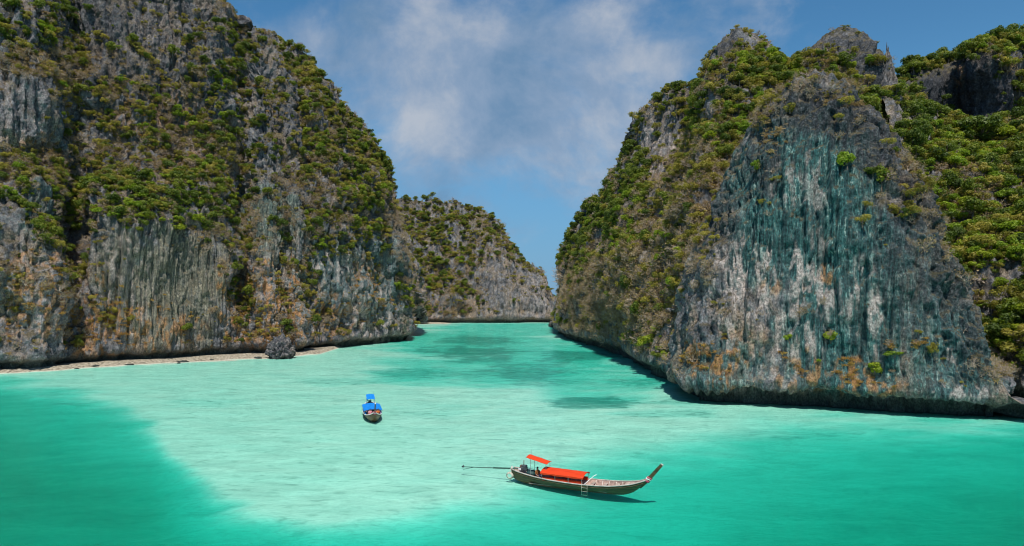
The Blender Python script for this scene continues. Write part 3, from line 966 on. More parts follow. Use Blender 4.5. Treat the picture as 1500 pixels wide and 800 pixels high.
# ------------------------------------------------------------------ where plants grow
# per sheet: blobs in photograph coordinates (x, y, rx, ry, plants per square metre)
VEG = {
    'cliff': dict(size=1.0, mul=3,
        deep=[(60, 45, 55, 45, .18), (90, 290, 95, 60, .20), (210, 290, 140, 45, .34), (105, 360, 28, 75, .22), (320, 95, 45, 50, .22), (330, 170, 60, 70, .22), (310, 285, 60, 60, .2),
              (190, 170, 130, 60, .07), (350, 400, 22, 90, .20), (370, 250, 40, 60, .16), (400, 310, 30, 40, .08), (20, 300, 50, 60, .14), (60, 340, 50, 30, .1), (220, 55, 60, 70, .05),
              (130, 40, 40, 60, .09), (10, 20, 50, 40, .16), (350, 60, 40, 40, .18)],
        bright=[(55, 50, 30, 24, .12), (230, 295, 120, 36, .20), (75, 290, 60, 45, .11), (210, 400, 12, 30, .1), (200, 165, 110, 50, .05), (325, 150, 50, 60, .06), (150, 260, 60, 30, .08),
                (120, 450, 12, 20, .1), (270, 260, 70, 40, .07)],
        olive=[(200, 150, 170, 120, .10), (220, 260, 180, 60, .12), (330, 250, 70, 60, .12), (30, 60, 70, 40, .08), (60, 250, 60, 40, .10), (400, 420, 40, 60, .05), (150, 440, 40, 50, .05), (250, 50, 80, 60, .08)],
        dry=[(180, 130, 130, 60, .16), (40, 95, 60, 20, .30), (150, 210, 120, 40, .14), (290, 220, 70, 40, .16), (340, 300, 50, 60, .12), (60, 250, 80, 40, .12), (420, 290, 30, 60, .12), (60, 440, 60, 50, .10),
             (200, 240, 120, 40, .14), (120, 310, 50, 40, .1), (390, 370, 40, 40, .08)],
        straw=[(40, 92, 62, 18, .55), (200, 120, 120, 60, .14), (160, 230, 140, 40, .14), (300, 230, 70, 40, .16), (60, 430, 60, 60, .14)],
        tuft=[(60, 430, 70, 60, .12), (150, 470, 60, 50, .16), (385, 450, 55, 60, .20), (240, 470, 60, 40, .05), (300, 180, 100, 60, .03)],
        base=dict(deep=.06, olive=.10, dry=.09, straw=.08)),
    'cliff.001': dict(size=1.05, mul=3,
        deep=[(430, 150, 60, 60, .26), (500, 210, 60, 60, .24), (545, 255, 40, 50, .24), (530, 310, 40, 50, .24), (470, 340, 30, 50, .16), (445, 200, 60, 40, .2), (585, 440, 18, 40, .3), (460, 390, 22, 40, .15), (560, 360, 20, 30, .2), (400, 110, 60, 40, .26)],
        bright=[(440, 190, 50, 40, .09), (535, 290, 30, 60, .14), (520, 210, 50, 30, .07), (465, 350, 20, 40, .08), (585, 440, 12, 40, .1)],
        olive=[(460, 170, 90, 80, .16), (530, 250, 60, 70, .14), (420, 300, 60, 80, .08), (510, 330, 60, 60, .1), (450, 400, 30, 60, .08)],
        dry=[(470, 260, 80, 50, .16), (500, 190, 70, 60, .10), (430, 340, 40, 60, .10), (570, 300, 25, 50, .16), (500, 310, 40, 40, .1), (590, 400, 16, 60, .12)],
        straw=[(470, 270, 80, 50, .12), (440, 150, 60, 50, .10)],
        tuft=[(390, 450, 50, 60, .14), (480, 470, 40, 30, .10), (550, 440, 40, 40, .06)],
        base=dict(deep=.06, olive=.08, dry=.07)),
    'headland': dict(size=1.25, mul=2.8,
        deep=[(640, 340, 70, 50, .08), (625, 400, 40, 50, .10), (700, 330, 50, 40, .05), (750, 380, 50, 20, .07), (620, 440, 30, 30, .1), (690, 420, 40, 40, .04)],
        bright=[(640, 390, 40, 30, .03), (612, 440, 14, 30, .08), (640, 330, 50, 20, .03)],
        olive=[(660, 340, 90, 50, .06), (640, 430, 50, 40, .06), (770, 395, 40, 30, .04)],
        dry=[(670, 420, 70, 40, .06), (720, 350, 60, 40, .04), (650, 455, 60, 16, .07), (700, 380, 60, 40, .03)], straw=[], tuft=[],
        base=dict(deep=.05, olive=.04, dry=.035)),
    'cliff.002': dict(size=1.15, mul=2.9,
        deep=[(850, 360, 28, 60, .32), (890, 310, 36, 50, .30), (930, 270, 28, 60, .24), (985, 140, 50, 16, .3), (1010, 150, 40, 30, .14), (1120, 100, 60, 50, .16), (1080, 180, 60, 60, .16), (1000, 300, 30, 60, .12),
              (965, 510, 20, 50, .2), (940, 480, 30, 30, .08), (940, 180, 14, 14, .2), (1230, 75, 30, 24, .18), (1300, 170, 40, 30, .25), (1190, 120, 60, 30, .16)],
        bright=[(905, 330, 40, 50, .07), (930, 300, 20, 60, .10), (1110, 110, 60, 50, .12), (1080, 200, 60, 50, .08), (1240, 100, 40, 30, .14), (980, 380, 30, 60, .06), (970, 500, 16, 40, .1), (1270, 140, 40, 30, .12), (1170, 130, 60, 30, .1)],
        olive=[(1000, 260, 60, 120, .14), (920, 370, 60, 60, .10), (960, 420, 60, 60, .10), (1100, 130, 80, 60, .16), (1230, 110, 60, 40, .18), (1060, 230, 40, 60, .1)],
        dry=[(930, 420, 80, 70, .34), (870, 430, 45, 60, .34), (1000, 330, 50, 90, .28), (960, 360, 60, 70, .26), (1040, 260, 40, 70, .28), (1180, 130, 40, 20, .2), (900, 370, 40, 40, .18), (1230, 130, 30, 20, .2), (960, 470, 50, 40, .3)],
        straw=[(960, 400, 80, 90, .16), (1040, 270, 40, 60, .2), (1090, 150, 60, 60, .1), (1230, 120, 60, 40, .16)],
        tuft=[(1060, 290, 25, 40, .12), (1090, 95, 30, 10, .1)],
        base=dict(deep=.05, olive=.06, dry=.08)),
    'cliff.003': dict(size=0.78, mul=1.9,
        deep=[(1180, 140, 60, 10, .1), (1320, 215, 40, 16, .2), (1330, 310, 30, 40, .12)],
        bright=[(1110, 246, 5, 5, .6), (1216, 494, 8, 9, .6), (1196, 526, 6, 6, .5), (1280, 545, 10, 14, .4), (1308, 520, 18, 5, .3), (1153, 505, 6, 9, .4), (1360, 525, 20, 8, .15)],
        olive=[(1325, 300, 35, 30, .25), (1360, 500, 30, 14, .25), (1230, 130, 60, 16, .3), (1140, 165, 30, 24, .2), (1040, 330, 16, 60, .1), (1370, 270, 40, 40, .1)],
        dry=[(1215, 125, 80, 18, .4), (1450, 530, 40, 24, .45), (1350, 240, 50, 30, .2), (1390, 320, 20, 60, .2), (1130, 170, 26, 30, .3), (1030, 400, 16, 70, .15), (1355, 300, 30, 30, .2)],
        straw=[(1250, 140, 60, 20, .5), (1340, 250, 50, 30, .3), (1130, 180, 24, 40, .3), (1460, 540, 30, 20, .2)],
        tuft=[(1180, 548, 22, 14, .5), (1242, 552, 26, 22, .9), (1250, 565, 40, 14, .4), (1300, 505, 10, 10, .4), (1040, 520, 40, 24, .12), (1290, 570, 30, 10, .3), (1130, 525, 50, 14, .1), (1350, 505, 14, 10, .5), (1060, 556, 12, 18, .3)],
        base=dict(dry=.03, olive=.02)),
    'hillside': dict(size=1.35, mul=3.3,
        deep=[(1420, 280, 160, 160, .085), (1480, 400, 80, 160, .10), (1480, 500, 80, 80, .12), (1350, 190, 50, 50, .14)],
        bright=[(1440, 330, 110, 160, .08), (1480, 440, 60, 120, .10), (1400, 210, 60, 40, .08), (1440, 300, 50, 60, .1)],
        olive=[(1440, 300, 120, 180, .05), (1440, 300, 40, 50, .10), (1420, 380, 30, 60, .08)],
        dry=[(1400, 280, 30, 40, .10), (1475, 200, 30, 40, .07), (1450, 300, 50, 60, .08), (1440, 400, 30, 60, .05), (1480, 520, 30, 30, .06)],
        straw=[(1430, 310, 40, 60, .2), (1465, 215, 20, 20, .15)], tuft=[],
        base=dict(deep=.03, olive=.04)),
    'hilltop': dict(size=1.5, mul=5,
        deep=[(1450, 80, 160, 24, .16), (1330, 125, 40, 40, .14), (1490, 110, 60, 60, .14), (1350, 150, 40, 20, .08), (1340, 100, 30, 20, .16)],
        bright=[(1460, 75, 100, 18, .03)], olive=[(1450, 85, 120, 30, .06), (1490, 110, 50, 40, .06)], dry=[(1470, 90, 60, 20, .02)], straw=[], tuft=[],
        base=dict(deep=.03, olive=.02)),
}
BARE = {  # rock that stays bare
    'cliff': [(245, 425, 80, 75), (30, 165, 50, 50), (200, 25, 90, 50, .85), (250, 115, 40, 45, .8), (110, 200, 40, 50, .6), (300, 30, 20, 30, .6), (70, 470, 60, 60, .6), (170, 80, 40, 40, .7)],
    'cliff.001': [(500, 400, 50, 40, .8), (550, 470, 60, 30, .9), (395, 320, 40, 40, .8), (580, 330, 8, 60, .6)],
    'headland': [(730, 410, 40, 40, .85), (665, 345, 14, 14, .9), (780, 430, 25, 40, .7), (700, 335, 14, 16, .7)],
    'cliff.002': [(965, 215, 30, 55, .95), (1065, 90, 14, 40, .85), (1045, 165, 10, 22, .95), (915, 290, 10, 24, .8), (1265, 70, 14, 26, .8), (1210, 130, 40, 14, .6), (1012, 150, 20, 10, .5)],
    'cliff.003': [], 'hillside': [], 'hilltop': [(1405, 120, 50, 34, 1.0), (1450, 140, 50, 26, .9), (1360, 130, 24, 30, .5)],
}
KSIZE = dict(deep=(0.42, 2.1), bright=(0.38, 1.7), olive=(0.35, 1.6), dry=(0.5, 1.6), straw=(0.4, 0.9), tuft=(0.35, 0.8))
KM = dict(deep=0.80, bright=1.7, olive=2.2, dry=2.5, straw=2.4, tuft=2.2)
plants = []   # (sheet, kind, pos, scale, rot)
for sname, sp in VEG.items():
    S = SHEETS[sname]
    P, N, A = S['P'], S['N'], S['area']
    px, py = S['px'], S['py']
    ledge = sstep(N[:, 2], 0.0, 0.55)
    ok = (P[:, 2] > 3.4) & (P[:, 1] > 5)
    bare = 1 - blob(px, py, BARE[sname], S['wob'] * 0.5)
    clump = sstep(fbm(P / 4.5, 2, 1234), -0.28, 0.22)
    for kind in ('deep', 'bright', 'olive', 'dry', 'straw', 'tuft'):
        dens = blob(px, py, sp[kind], S['wob'] * 0.6) if sp[kind] else np.zeros(len(P))
        lf = 0.42 + 0.58 * ledge
        dens = dens * lf * (0.25 + 1.1 * clump) + sp['base'].get(kind, 0) * ledge ** 2 * clump
        if kind != 'tuft':
            dens = dens * bare
        pick = np.nonzero((rng.random(len(P)) < dens * A * sp['mul'] * KM[kind]) & ok)[0]
        lo, hi = KSIZE[kind]
        for i in pick:
            s = (lo + (hi - lo) * rng.random() ** 2.4) * sp['size']
            if sname == 'cliff.002' and py[i] < 85:
                s *= 0.6
                if kind == 'deep' and (py[i] < 72 or px[i] > 1180):
                    continue
            pos = P[i] + N[i] * 0.25 * s + S['Ns'][i] * 0.15 * s
            plants.append([sname, kind, pos, s, rng.random() * 6.283, N[i], S['py'][i], S['px'][i]])
print('PLANTS', len(plants))

# coarse depth buffer: which plants show
BW, BH = 600, 320
zbuf = np.full((BH, BW), 1e9)
for S in SHEETS.values():
    ix = (S['px'] * BW / 1500).astype(int)
    iy = (S['py'] * BH / 800).astype(int)
    m = (ix >= 0) & (ix < BW) & (iy >= 0) & (iy < BH) & (S['P'][:, 1] > 5)
    np.minimum.at(zbuf, (iy[m], ix[m]), S['P'][m, 1])


def shows(p, s):
    qx, qy = topix(np.array(p) + np.array([0, 0, 0.6 * s]))
    ix, iy = int(qx * BW / 1500), int(qy * BH / 800)
    if not (0 <= ix < BW and 0 <= iy < BH):
        return False
    return p[1] < zbuf[iy, ix] + 1.5 + s


WHERE = {'cliff': 'on the tall cliff above the sand strip', 'cliff.001': 'on the ridge beside the channel mouth',
         'headland': 'on the far headland across the lagoon', 'cliff.002': 'on the brushy slope beside the channel',
         'cliff.003': 'on the teal-stained rock face', 'hillside': 'in the gully behind the teal-stained face', 'hilltop': 'on the dark cliff above the gully'}
KINDS = {'deep': ('green_tree', 'dark green tree', 'tree'), 'bright': ('leafy_bush', 'yellow-green bush', 'bush'),
         'olive': ('olive_shrub', 'olive-brown shrub', 'shrub'), 'dry': ('dry_shrub', 'twiggy shrub', 'dry shrub')}
LIMIT = {'deep': 280, 'bright': 200, 'olive': 110, 'dry': 150}


def plant_thing(name, label, cat, group, lf, br, pos, rot, scale, names=('crown', 'trunk')):
    root = empty(name, pos)
    root.rotation_euler = rot
    root.scale = (scale,) * 3 if not isinstance(scale, tuple) else scale
    tag(root, label, cat, group)
    if lf is not None:
        link(names[0], lf, root)
    if br is not None:
        link(names[1], br, root)
    return root


order = {}
for k, pl in enumerate(plants):
    if pl[1] in LIMIT and shows(pl[2], pl[3]):
        order.setdefault(pl[1], []).append((pl[3] / pl[2][1], k))
single = set()
for kind, lst in order.items():
    lst.sort(reverse=True)
    for _, k in lst[:LIMIT[kind]]:
        single.add(k)
        sname, kd, pos, s, rz, nn, _, _ = plants[k]
        nm, lb, cat = KINDS[kd]
        size_word = 'large ' if s > 1.45 * VEG[sname]['size'] * 0.93 else ('small ' if s < 1.05 * VEG[sname]['size'] else '')
        high = 'low down ' if pos[2] < 14 else ('high up ' if pos[2] > 44 else ('halfway up ' if pos[2] > 28 else ''))
        here = high + WHERE[sname]
        v = int(rng.integers(0, len(PROTO[kd])))
        lf, br = PROTO[kd][v]
        form = {'deep': ('rounded', 'spreading', 'domed', 'flat-topped', 'ragged'), 'bright': ('rounded', 'spreading', 'domed', 'flat-topped'),
                'olive': ('open', 'matted', 'tufted'), 'dry': ('brown-leaved', 'wide sparse', 'dense brown', 'straggly')}[kd][v]
        lb = form + ' ' + lb
        tilt = (float(-nn[1] * 0.25), float(nn[0] * 0.25), float(rz))
        lb = size_word + lb
        plant_thing(nm, lb + ' ' + here, cat, (lb + 's ').replace('bushs', 'bushes') + here, lf, br, tuple(float(c) for c in pos), tilt,
                    (float(s * rng.uniform(.85, 1.2)), float(s * rng.uniform(.85, 1.2)), float(s * rng.uniform(.75, 1.1))),
                    ('crown', 'trunk') if kd != 'dry' else ('withered_leaves', 'branches'))


def cover(name, label, items):
    me = bpy.data.meshes.new(name)
    me.vertices.add(len(items))
    me.vertices.foreach_set('co', np.array([plants[k][2] for k in items], np.float32).ravel())
    ai = me.attributes.new('pidx', 'INT', 'POINT')
    ai.data.foreach_set('value', np.array([PIDX[(plants[k][1], int(rng.integers(0, len(PROTO[plants[k][1]]))))] for k in items], np.int32))
    ar = me.attributes.new('prot', 'FLOAT_VECTOR', 'POINT')
    ar.data.foreach_set('vector', np.array([(-plants[k][5][1] * .25, plants[k][5][0] * .25, plants[k][4]) for k in items], np.float32).ravel())
    sc = me.attributes.new('pscl', 'FLOAT_VECTOR', 'POINT')
    sc.data.foreach_set('vector', np.array([[plants[k][3] * rng.uniform(.85, 1.2), plants[k][3] * rng.uniform(.85, 1.2), plants[k][3] * rng.uniform(.75, 1.1)] for k in items], np.float32).ravel())
    o = link(name, me)
    tag(o, label, 'undergrowth', kind='stuff')
    ng = bpy.data.node_groups.new(name, 'GeometryNodeTree')
    ng.interface.new_socket('Geometry', in_out='INPUT', socket_type='NodeSocketGeometry')
    ng.interface.new_socket('Geometry', in_out='OUTPUT', socket_type='NodeSocketGeometry')
    nd = ng.nodes
    gi, go = nd.new('NodeGroupInput'), nd.new('NodeGroupOutput')
    mp = nd.new('GeometryNodeMeshToPoints')
    ip = nd.new('GeometryNodeInstanceOnPoints')
    ci = nd.new('GeometryNodeCollectionInfo')
    ci.inputs['Collection'].default_value = proto_col
    ci.inputs['Separate Children'].default_value = True
    ci.inputs['Reset Children'].default_value = True

    def named(n, tp):
        a = nd.new('GeometryNodeInputNamedAttribute')
        a.data_type = tp
        a.inputs['Name'].default_value = n
        return a.outputs['Attribute']
    lk = ng.links.new
    lk(gi.outputs[0], mp.inputs['Mesh'])
    lk(mp.outputs[0], ip.inputs['Points'])
    lk(ci.outputs[0], ip.inputs['Instance'])
    ip.inputs['Pick Instance'].default_value = True
    lk(named('pidx', 'INT'), ip.inputs['Instance Index'])
    e2r = nd.new('FunctionNodeEulerToRotation')
    lk(named('prot', 'FLOAT_VECTOR'), e2r.inputs[0])
    lk(e2r.outputs[0], ip.inputs['Rotation'])
    lk(named('pscl', 'FLOAT_VECTOR'), ip.inputs['Scale'])
    lk(ip.outputs[0], go.inputs[0])
    md = o.modifiers.new('scatter', 'NODES')
    md.node_group = ng


for sname in VEG:
    items = [k for k, pl in enumerate(plants) if pl[0] == sname and k not in single]
    if items:
        cover('undergrowth', 'mixed green and dry undergrowth ' + WHERE[sname], items)

# --- trees that stand out one by one
def ground_at(px, py):
    """visible rock or soil point at a photograph position"""
    best, bp, bn = 1e9, None, None
    for nm, S in SHEETS.items():
        d = (S['px'] - px) ** 2 + (S['py'] - py) ** 2
        m = d < 9
        if m.any():
            k = np.nonzero(m)[0][np.argmin(S['P'][m, 1])]
            if S['P'][k, 1] < best:
                best, bp, bn = S['P'][k, 1], S['P'][k], S['N'][k]
    return bp, bn


def solo(kind, v, px, py, scale, name, label, cat, rot=0.3, names=('crown', 'trunk')):
    p, n = ground_at(px, py)
    if p is None:
        return
    lf, br = PROTO[kind][v]
    plant_thing(name, label, cat, None, lf, br, tuple(float(c) for c in p), (0, 0, rot), scale, names)


solo('umbrella', 0, 1434, 214, (6.4, 6.0, 6.0), 'spreading_tree', 'broad flat-topped dark green tree standing out of the wooded gully', 'tree')
solo('bright', 1, 1244, 246, (1.9, 1.6, 1.8), 'leafy_bush', 'large bright green bush hanging high on the teal-stained rock face', 'bush')
solo('bright', 2, 1232, 236, (1.2, 1.2, 1.1), 'leafy_bush', 'small yellow-green bush beside the large bush on the teal face', 'bush', 1.9)
solo('deep', 0, 1292, 270, (2.1, 1.7, 2.2), 'green_tree', 'large dark bush below the bright bush on the teal face', 'bush', 1.1)  # dark from its deep green leaf colour
solo('deep', 1, 1276, 258, (1.4, 1.4, 1.2), 'green_tree', 'round dark bush between bright and large dark bushes on the teal face', 'bush', 2.1)
solo('bright', 3, 1216, 497, (1.25, 1.1, 1.1), 'leafy_bush', 'round green bush low on the teal face among pale patches', 'bush', 0.2)
solo('bright', 0, 1281, 548, (1.2, 1.1, 1.3), 'leafy_bush', 'upright green bush above ochre grass near the notch of the teal face', 'bush', 0.8)
solo('bright', 1, 1309, 521, (1.7, 1.0, 0.6), 'leafy_bush', 'wide low green bush along a ledge of the teal face', 'bush', 0.0)
solo('bare', 0, 824, 398, (5.5, 5.5, 6.5), 'bare_tree', 'leafless tree sticking out against the sky over the channel mouth', 'tree', 0.4, ('crown', 'branches'))


# ------------------------------------------------------------------ free-standing rocks
def rock_mesh(name, rad, seed, nu=56, nv=40, rough=0.22, under=0.0, taper=0.0, freq=1.0, column=False, dark=0.7):
    """closed lump, rad = (rx, ry, rz), base on z=0"""
    th = np.linspace(0, 2 * math.pi, nu, endpoint=False)
    ph = np.linspace(-math.pi / 2, math.pi / 2, nv)
    T, Ph = np.meshgrid(th, ph, indexing='ij')
    d = np.stack([np.cos(Ph) * np.cos(T), np.cos(Ph) * np.sin(T), np.sin(Ph)], -1).reshape(-1, 3)
    r = 1 + rough * (fbm(d * 1.6 * freq + seed, 3, seed) * 1.6 + ridged(d * 3.0 * freq + seed, 3, seed + 5) * 0.7)
    if column:
        d = d.copy()
        hor = np.linalg.norm(d[:, :2], axis=1)
        low_ = (d[:, 2] < 0) & (hor > 1e-4)
        d[low_, :2] /= hor[low_, None]
    v = d * r[:, None]
    zf = (v[:, 2] + 1) / 2
    sc_ = 1 - taper * np.clip(zf, 0, 1)
    if under:
        sc_ = sc_ - under * np.exp(-((zf - 0.18) / 0.14) ** 2)
    v[:, :2] *= sc_[:, None]
    v = v * np.array(rad)
    v[:, 2] += rad[2] * 0.8
    idx = np.arange(nu * nv).reshape(nu, nv)
    nx = np.roll(idx, -1, 0)
    faces = np.stack([idx[:, :-1], nx[:, :-1], nx[:, 1:], idx[:, 1:]], -1).reshape(-1, 4)
    me = mesh_from(name, v, faces, 4, ROCK, smooth=True)
    set_attr(me, 'tide', (1 - sstep(v[:, 2], 0.4, 1.6)) * 0.9)
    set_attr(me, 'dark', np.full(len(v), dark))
    set_attr(me, 'pale', 0.35 * sstep(fbm(v / 0.8, 2, seed + 9), 0, 0.4))
    return me


by_ = footY(526.5)
b = link('boulder', rock_mesh('boulder', (3.0, 3.0, 2.9), 3, 150, 110, 0.30, 0.16, 0.30, 1.7), None, ((405 - 750) * by_ / F, by_ + 3.2, -0.6))
tag(b, 'craggy grey boulder standing in the shallows at the cliff foot', 'boulder')
for (px_, py_, Yp, h_, r_, sd_) in ((1300, 62, 146, 26, 4.6, 21), (1279, 92, 149, 18, 3.0, 33), (1206, 64, 150, 12, 2.2, 41)):
    x_, y_, z_ = W(px_, py_, Yp)
    pn = link('rock_pinnacle', rock_mesh('rock_pinnacle', (r_, r_ * 1.1, h_ / 2), sd_, 70, 120, 0.10, 0, 0.80, 2.0, True, 0.6), None, (x_, y_, z_ - h_ * 0.98))
    tag(pn, kind='structure')
rocks = [rock_mesh('beach_rock', (0.8, 0.6, 0.28), 50 + k, 24, 16, 0.32, 0, 0, 1.6, False, 0.0) for k in range(3)]
for k, (px_, py_) in enumerate([(112, 540), (140, 537.2), (190, 534.6), (262, 532), (268, 530.6), (310, 528), (352, 525.4), (378, 525.2)]):
    x_, y_ = ft(px_, py_)
    o = link('beach_rock', rocks[k % 3], None, (x_, y_, -0.12))
    o.rotation_euler = (0, 0, k * 1.7)
    sc_ = 0.45 + 0.6 * ((k * 37) % 10) / 10
    o.scale = (sc_ * 1.3, sc_, sc_)
    tag(o, 'low dark rock lying on the narrow sand strip', 'rock', 'rocks on the narrow sand strip')
for k, (px_, py_, s_) in enumerate([(612, 474.6, 2.6), (620, 474.4, 2.2)]):
    x_, y_ = ft(px_, py_)
    o = link('beach_rock', rocks[k], None, (x_, y_ - 1.0, 0.1))
    o.scale = (s_ * 1.4, s_, s_ * 0.8)
    tag(o, 'dark rock on the white beach below the far headland', 'rock', 'rocks on the white beach')


# ------------------------------------------------------------------ boats
class MB:
    def __init__(self):
        self.v, self.f = [], []

    def add(self, V, Fc):
        o = len(self.v)
        self.v += [tuple(float(c) for c in q) for q in V]
        self.f += [tuple(i + o for i in q) for q in Fc]
        return self

    def box(self, c, s, rot=None):
        V = [Vector((sx * s[0] / 2, sy * s[1] / 2, sz * s[2] / 2)) for sx in (-1, 1) for sy in (-1, 1) for sz in (-1, 1)]
        if rot is not None:
            V = [rot @ q for q in V]
        V = [q + Vector(c) for q in V]
        return self.add(V, [(0, 1, 3, 2), (4, 6, 7, 5), (0, 4, 5, 1), (2, 3, 7, 6), (0, 2, 6, 4), (1, 5, 7, 3)])

    def tube(self, path, rad, sides=8, cap=True):
        rad = rad if isinstance(rad, (list, tuple)) else [rad] * len(path)
        V, Fc = tube(path, rad, sides)
        n = len(path)
        if cap:
            Fc = Fc + [tuple(range(sides - 1, -1, -1)), tuple((n - 1) * sides + k for k in range(sides))]
        return self.add(V, Fc)

    def grid(self, G, closed=False):
        G = np.asarray(G)
        nu, nv = G.shape[:2]
        Fc = []
        for i in range(nu - 1):
            for j in range(nv - 1):
                Fc.append((i * nv + j, (i + 1) * nv + j, (i + 1) * nv + j + 1, i * nv + j + 1))
        return self.add(G.reshape(-1, 3), Fc)

    def build(self, name, mat, parent=None, smooth=False, bevel=0.0, loc=None):
        me = bpy.data.meshes.new(name)
        me.from_pydata(self.v, [], self.f)
        me.materials.append(mat)
        bm = bmesh.new()
        bm.from_mesh(me)
        bmesh.ops.recalc_face_normals(bm, faces=bm.faces)
        if bevel:
            bmesh.ops.bevel(bm, geom=list(bm.edges), offset=bevel, segments=1, affect='EDGES')
        bm.to_mesh(me)
        bm.free()
        if smooth:
            for p_ in me.polygons:
                p_.use_smooth = True
        return link(name, me, parent, loc)


def hull_mat(name, c1, c2, c3):
    m, t = new_mat(name)
    tcn = t.n('ShaderNodeTexCoord')
    ob = tcn.outputs['Object']
    nz = t.noise(t.mapping(ob, (0.7, 0.7, 3.0)), 1.6, 5, 0.65)
    c = t.ramp(nz, [(0.35, c1), (0.55, c2), (0.72, c3)])
    z = t.n('ShaderNodeSeparateXYZ', ins={0: ob}).outputs[2]
    seam = t.n('ShaderNodeTexWave', bands_direction='Z', ins={'Vector': ob, 'Scale': 1.6, 'Distortion': 0.4, 'Detail': 2.0}).outputs['Fac']
    c = t.mix(t.math('MULTIPLY', t.smooth(seam, 0.86, 0.97), 0.6), c, (0.02, 0.018, 0.012))
    c = t.mix(t.math('SUBTRACT', 1.0, t.smooth(z, 0.03, 0.06)), c, (0.30, 0.05, 0.03))
    bs = t.n('ShaderNodeBsdfPrincipled', ins={'Base Color': c, 'Roughness': 0.45, 'Specular IOR Level': 0.4})
    t.n('ShaderNodeOutputMaterial', ins={'Surface': bs.outputs[0]})
    return m


def cloth(name, col):
    m, t = new_mat(name)
    tcn = t.n('ShaderNodeTexCoord')
    nz = t.noise(t.mapping(tcn.outputs['Object'], (1.2, 4, 1)), 1.3, 4, 0.6)
    c = t.ramp(nz, [(0.3, tuple(v * 0.78 for v in col)), (0.7, col)])
    bmp = t.n('ShaderNodeBump', ins={'Strength': 0.5, 'Distance': 0.06, 'Height': nz})
    d = t.n('ShaderNodeBsdfPrincipled', ins={'Base Color': c, 'Roughness': 0.7, 'Normal': bmp.outputs[0], 'Specular IOR Level': 0.2})
    tr = t.n('ShaderNodeBsdfTranslucent', ins={'Color': c})
    mx = t.n('ShaderNodeMixShader', ins={0: 0.2, 1: d.outputs[0], 2: tr.outputs[0]})
    t.n('ShaderNodeOutputMaterial', ins={'Surface': mx.outputs[0]})
    return m


M = dict(
    hull=hull_mat('oiled_green_brown_hull', (0.030, 0.035, 0.012), (0.075, 0.060, 0.016), (0.13, 0.085, 0.030)),
    hull2=hull_mat('brown_hull', (0.055, 0.035, 0.018), (0.14, 0.085, 0.035), (0.26, 0.17, 0.07)),
    rail=simple('weathered_gunwale', (0.46, 0.40, 0.35), 0.7, 0.25, 5),
    inner=simple('inner_planking', (0.40, 0.27, 0.22), 0.8, 0.35, 4),
    rib=simple('pale_rib_wood', (0.62, 0.55, 0.48), 0.7, 0.2, 6),
    deck=simple('deck_boards', (0.42, 0.33, 0.27), 0.8, 0.3, 4),
    post=simple('dark_bow_post', (0.085, 0.062, 0.025), 0.5, 0.4, 4),
    red=cloth('red_canopy_cloth', (0.86, 0.070, 0.016)),
    blue=cloth('blue_canopy_cloth', (0.012, 0.27, 0.80)),
    steel=simple('canopy_pole_steel', (0.42, 0.42, 0.42), 0.4, 0.15, 8, 0.6),
    engine=simple('engine_iron', (0.10, 0.105, 0.11), 0.5, 0.4, 9, 0.5),
    rust=simple('rusty_exhaust', (0.16, 0.085, 0.05), 0.8, 0.4, 9),
    white=simple('white_paint', (0.78, 0.77, 0.74), 0.5, 0.1, 5),
    dgreen=simple('green_shaft_paint', (0.025, 0.075, 0.055), 0.45, 0.3, 6),
    rope=simple('pale_rope', (0.55, 0.50, 0.40), 0.9, 0.3, 20),
    pink=cloth('pink_ribbon', (0.75, 0.20, 0.24)),
    magenta=simple('magenta_cloth', (0.45, 0.03, 0.10), 0.8, 0.2, 6),
    navy=simple('navy_cloth', (0.02, 0.028, 0.07), 0.8, 0.3, 6),
    tarp=simple('dark_green_tarp', (0.018, 0.060, 0.058), 0.6, 0.3, 4),
    orange=simple('orange_cloth', (0.62, 0.16, 0.035), 0.8, 0.2, 6),
    pinkcloth=simple('pink_cloth', (0.72, 0.30, 0.33), 0.8, 0.2, 6),
    skin=simple('skin', (0.36, 0.19, 0.12), 0.6, 0.1, 6),
    hair=simple('black_hair', (0.012, 0.010, 0.009), 0.6, 0.2, 10),
    amber=simple('amber_shirt', (0.34, 0.12, 0.035), 0.8, 0.25, 6),
    bluerim=simple('blue_rim_paint', (0.03, 0.16, 0.45), 0.5, 0.2, 5),
)


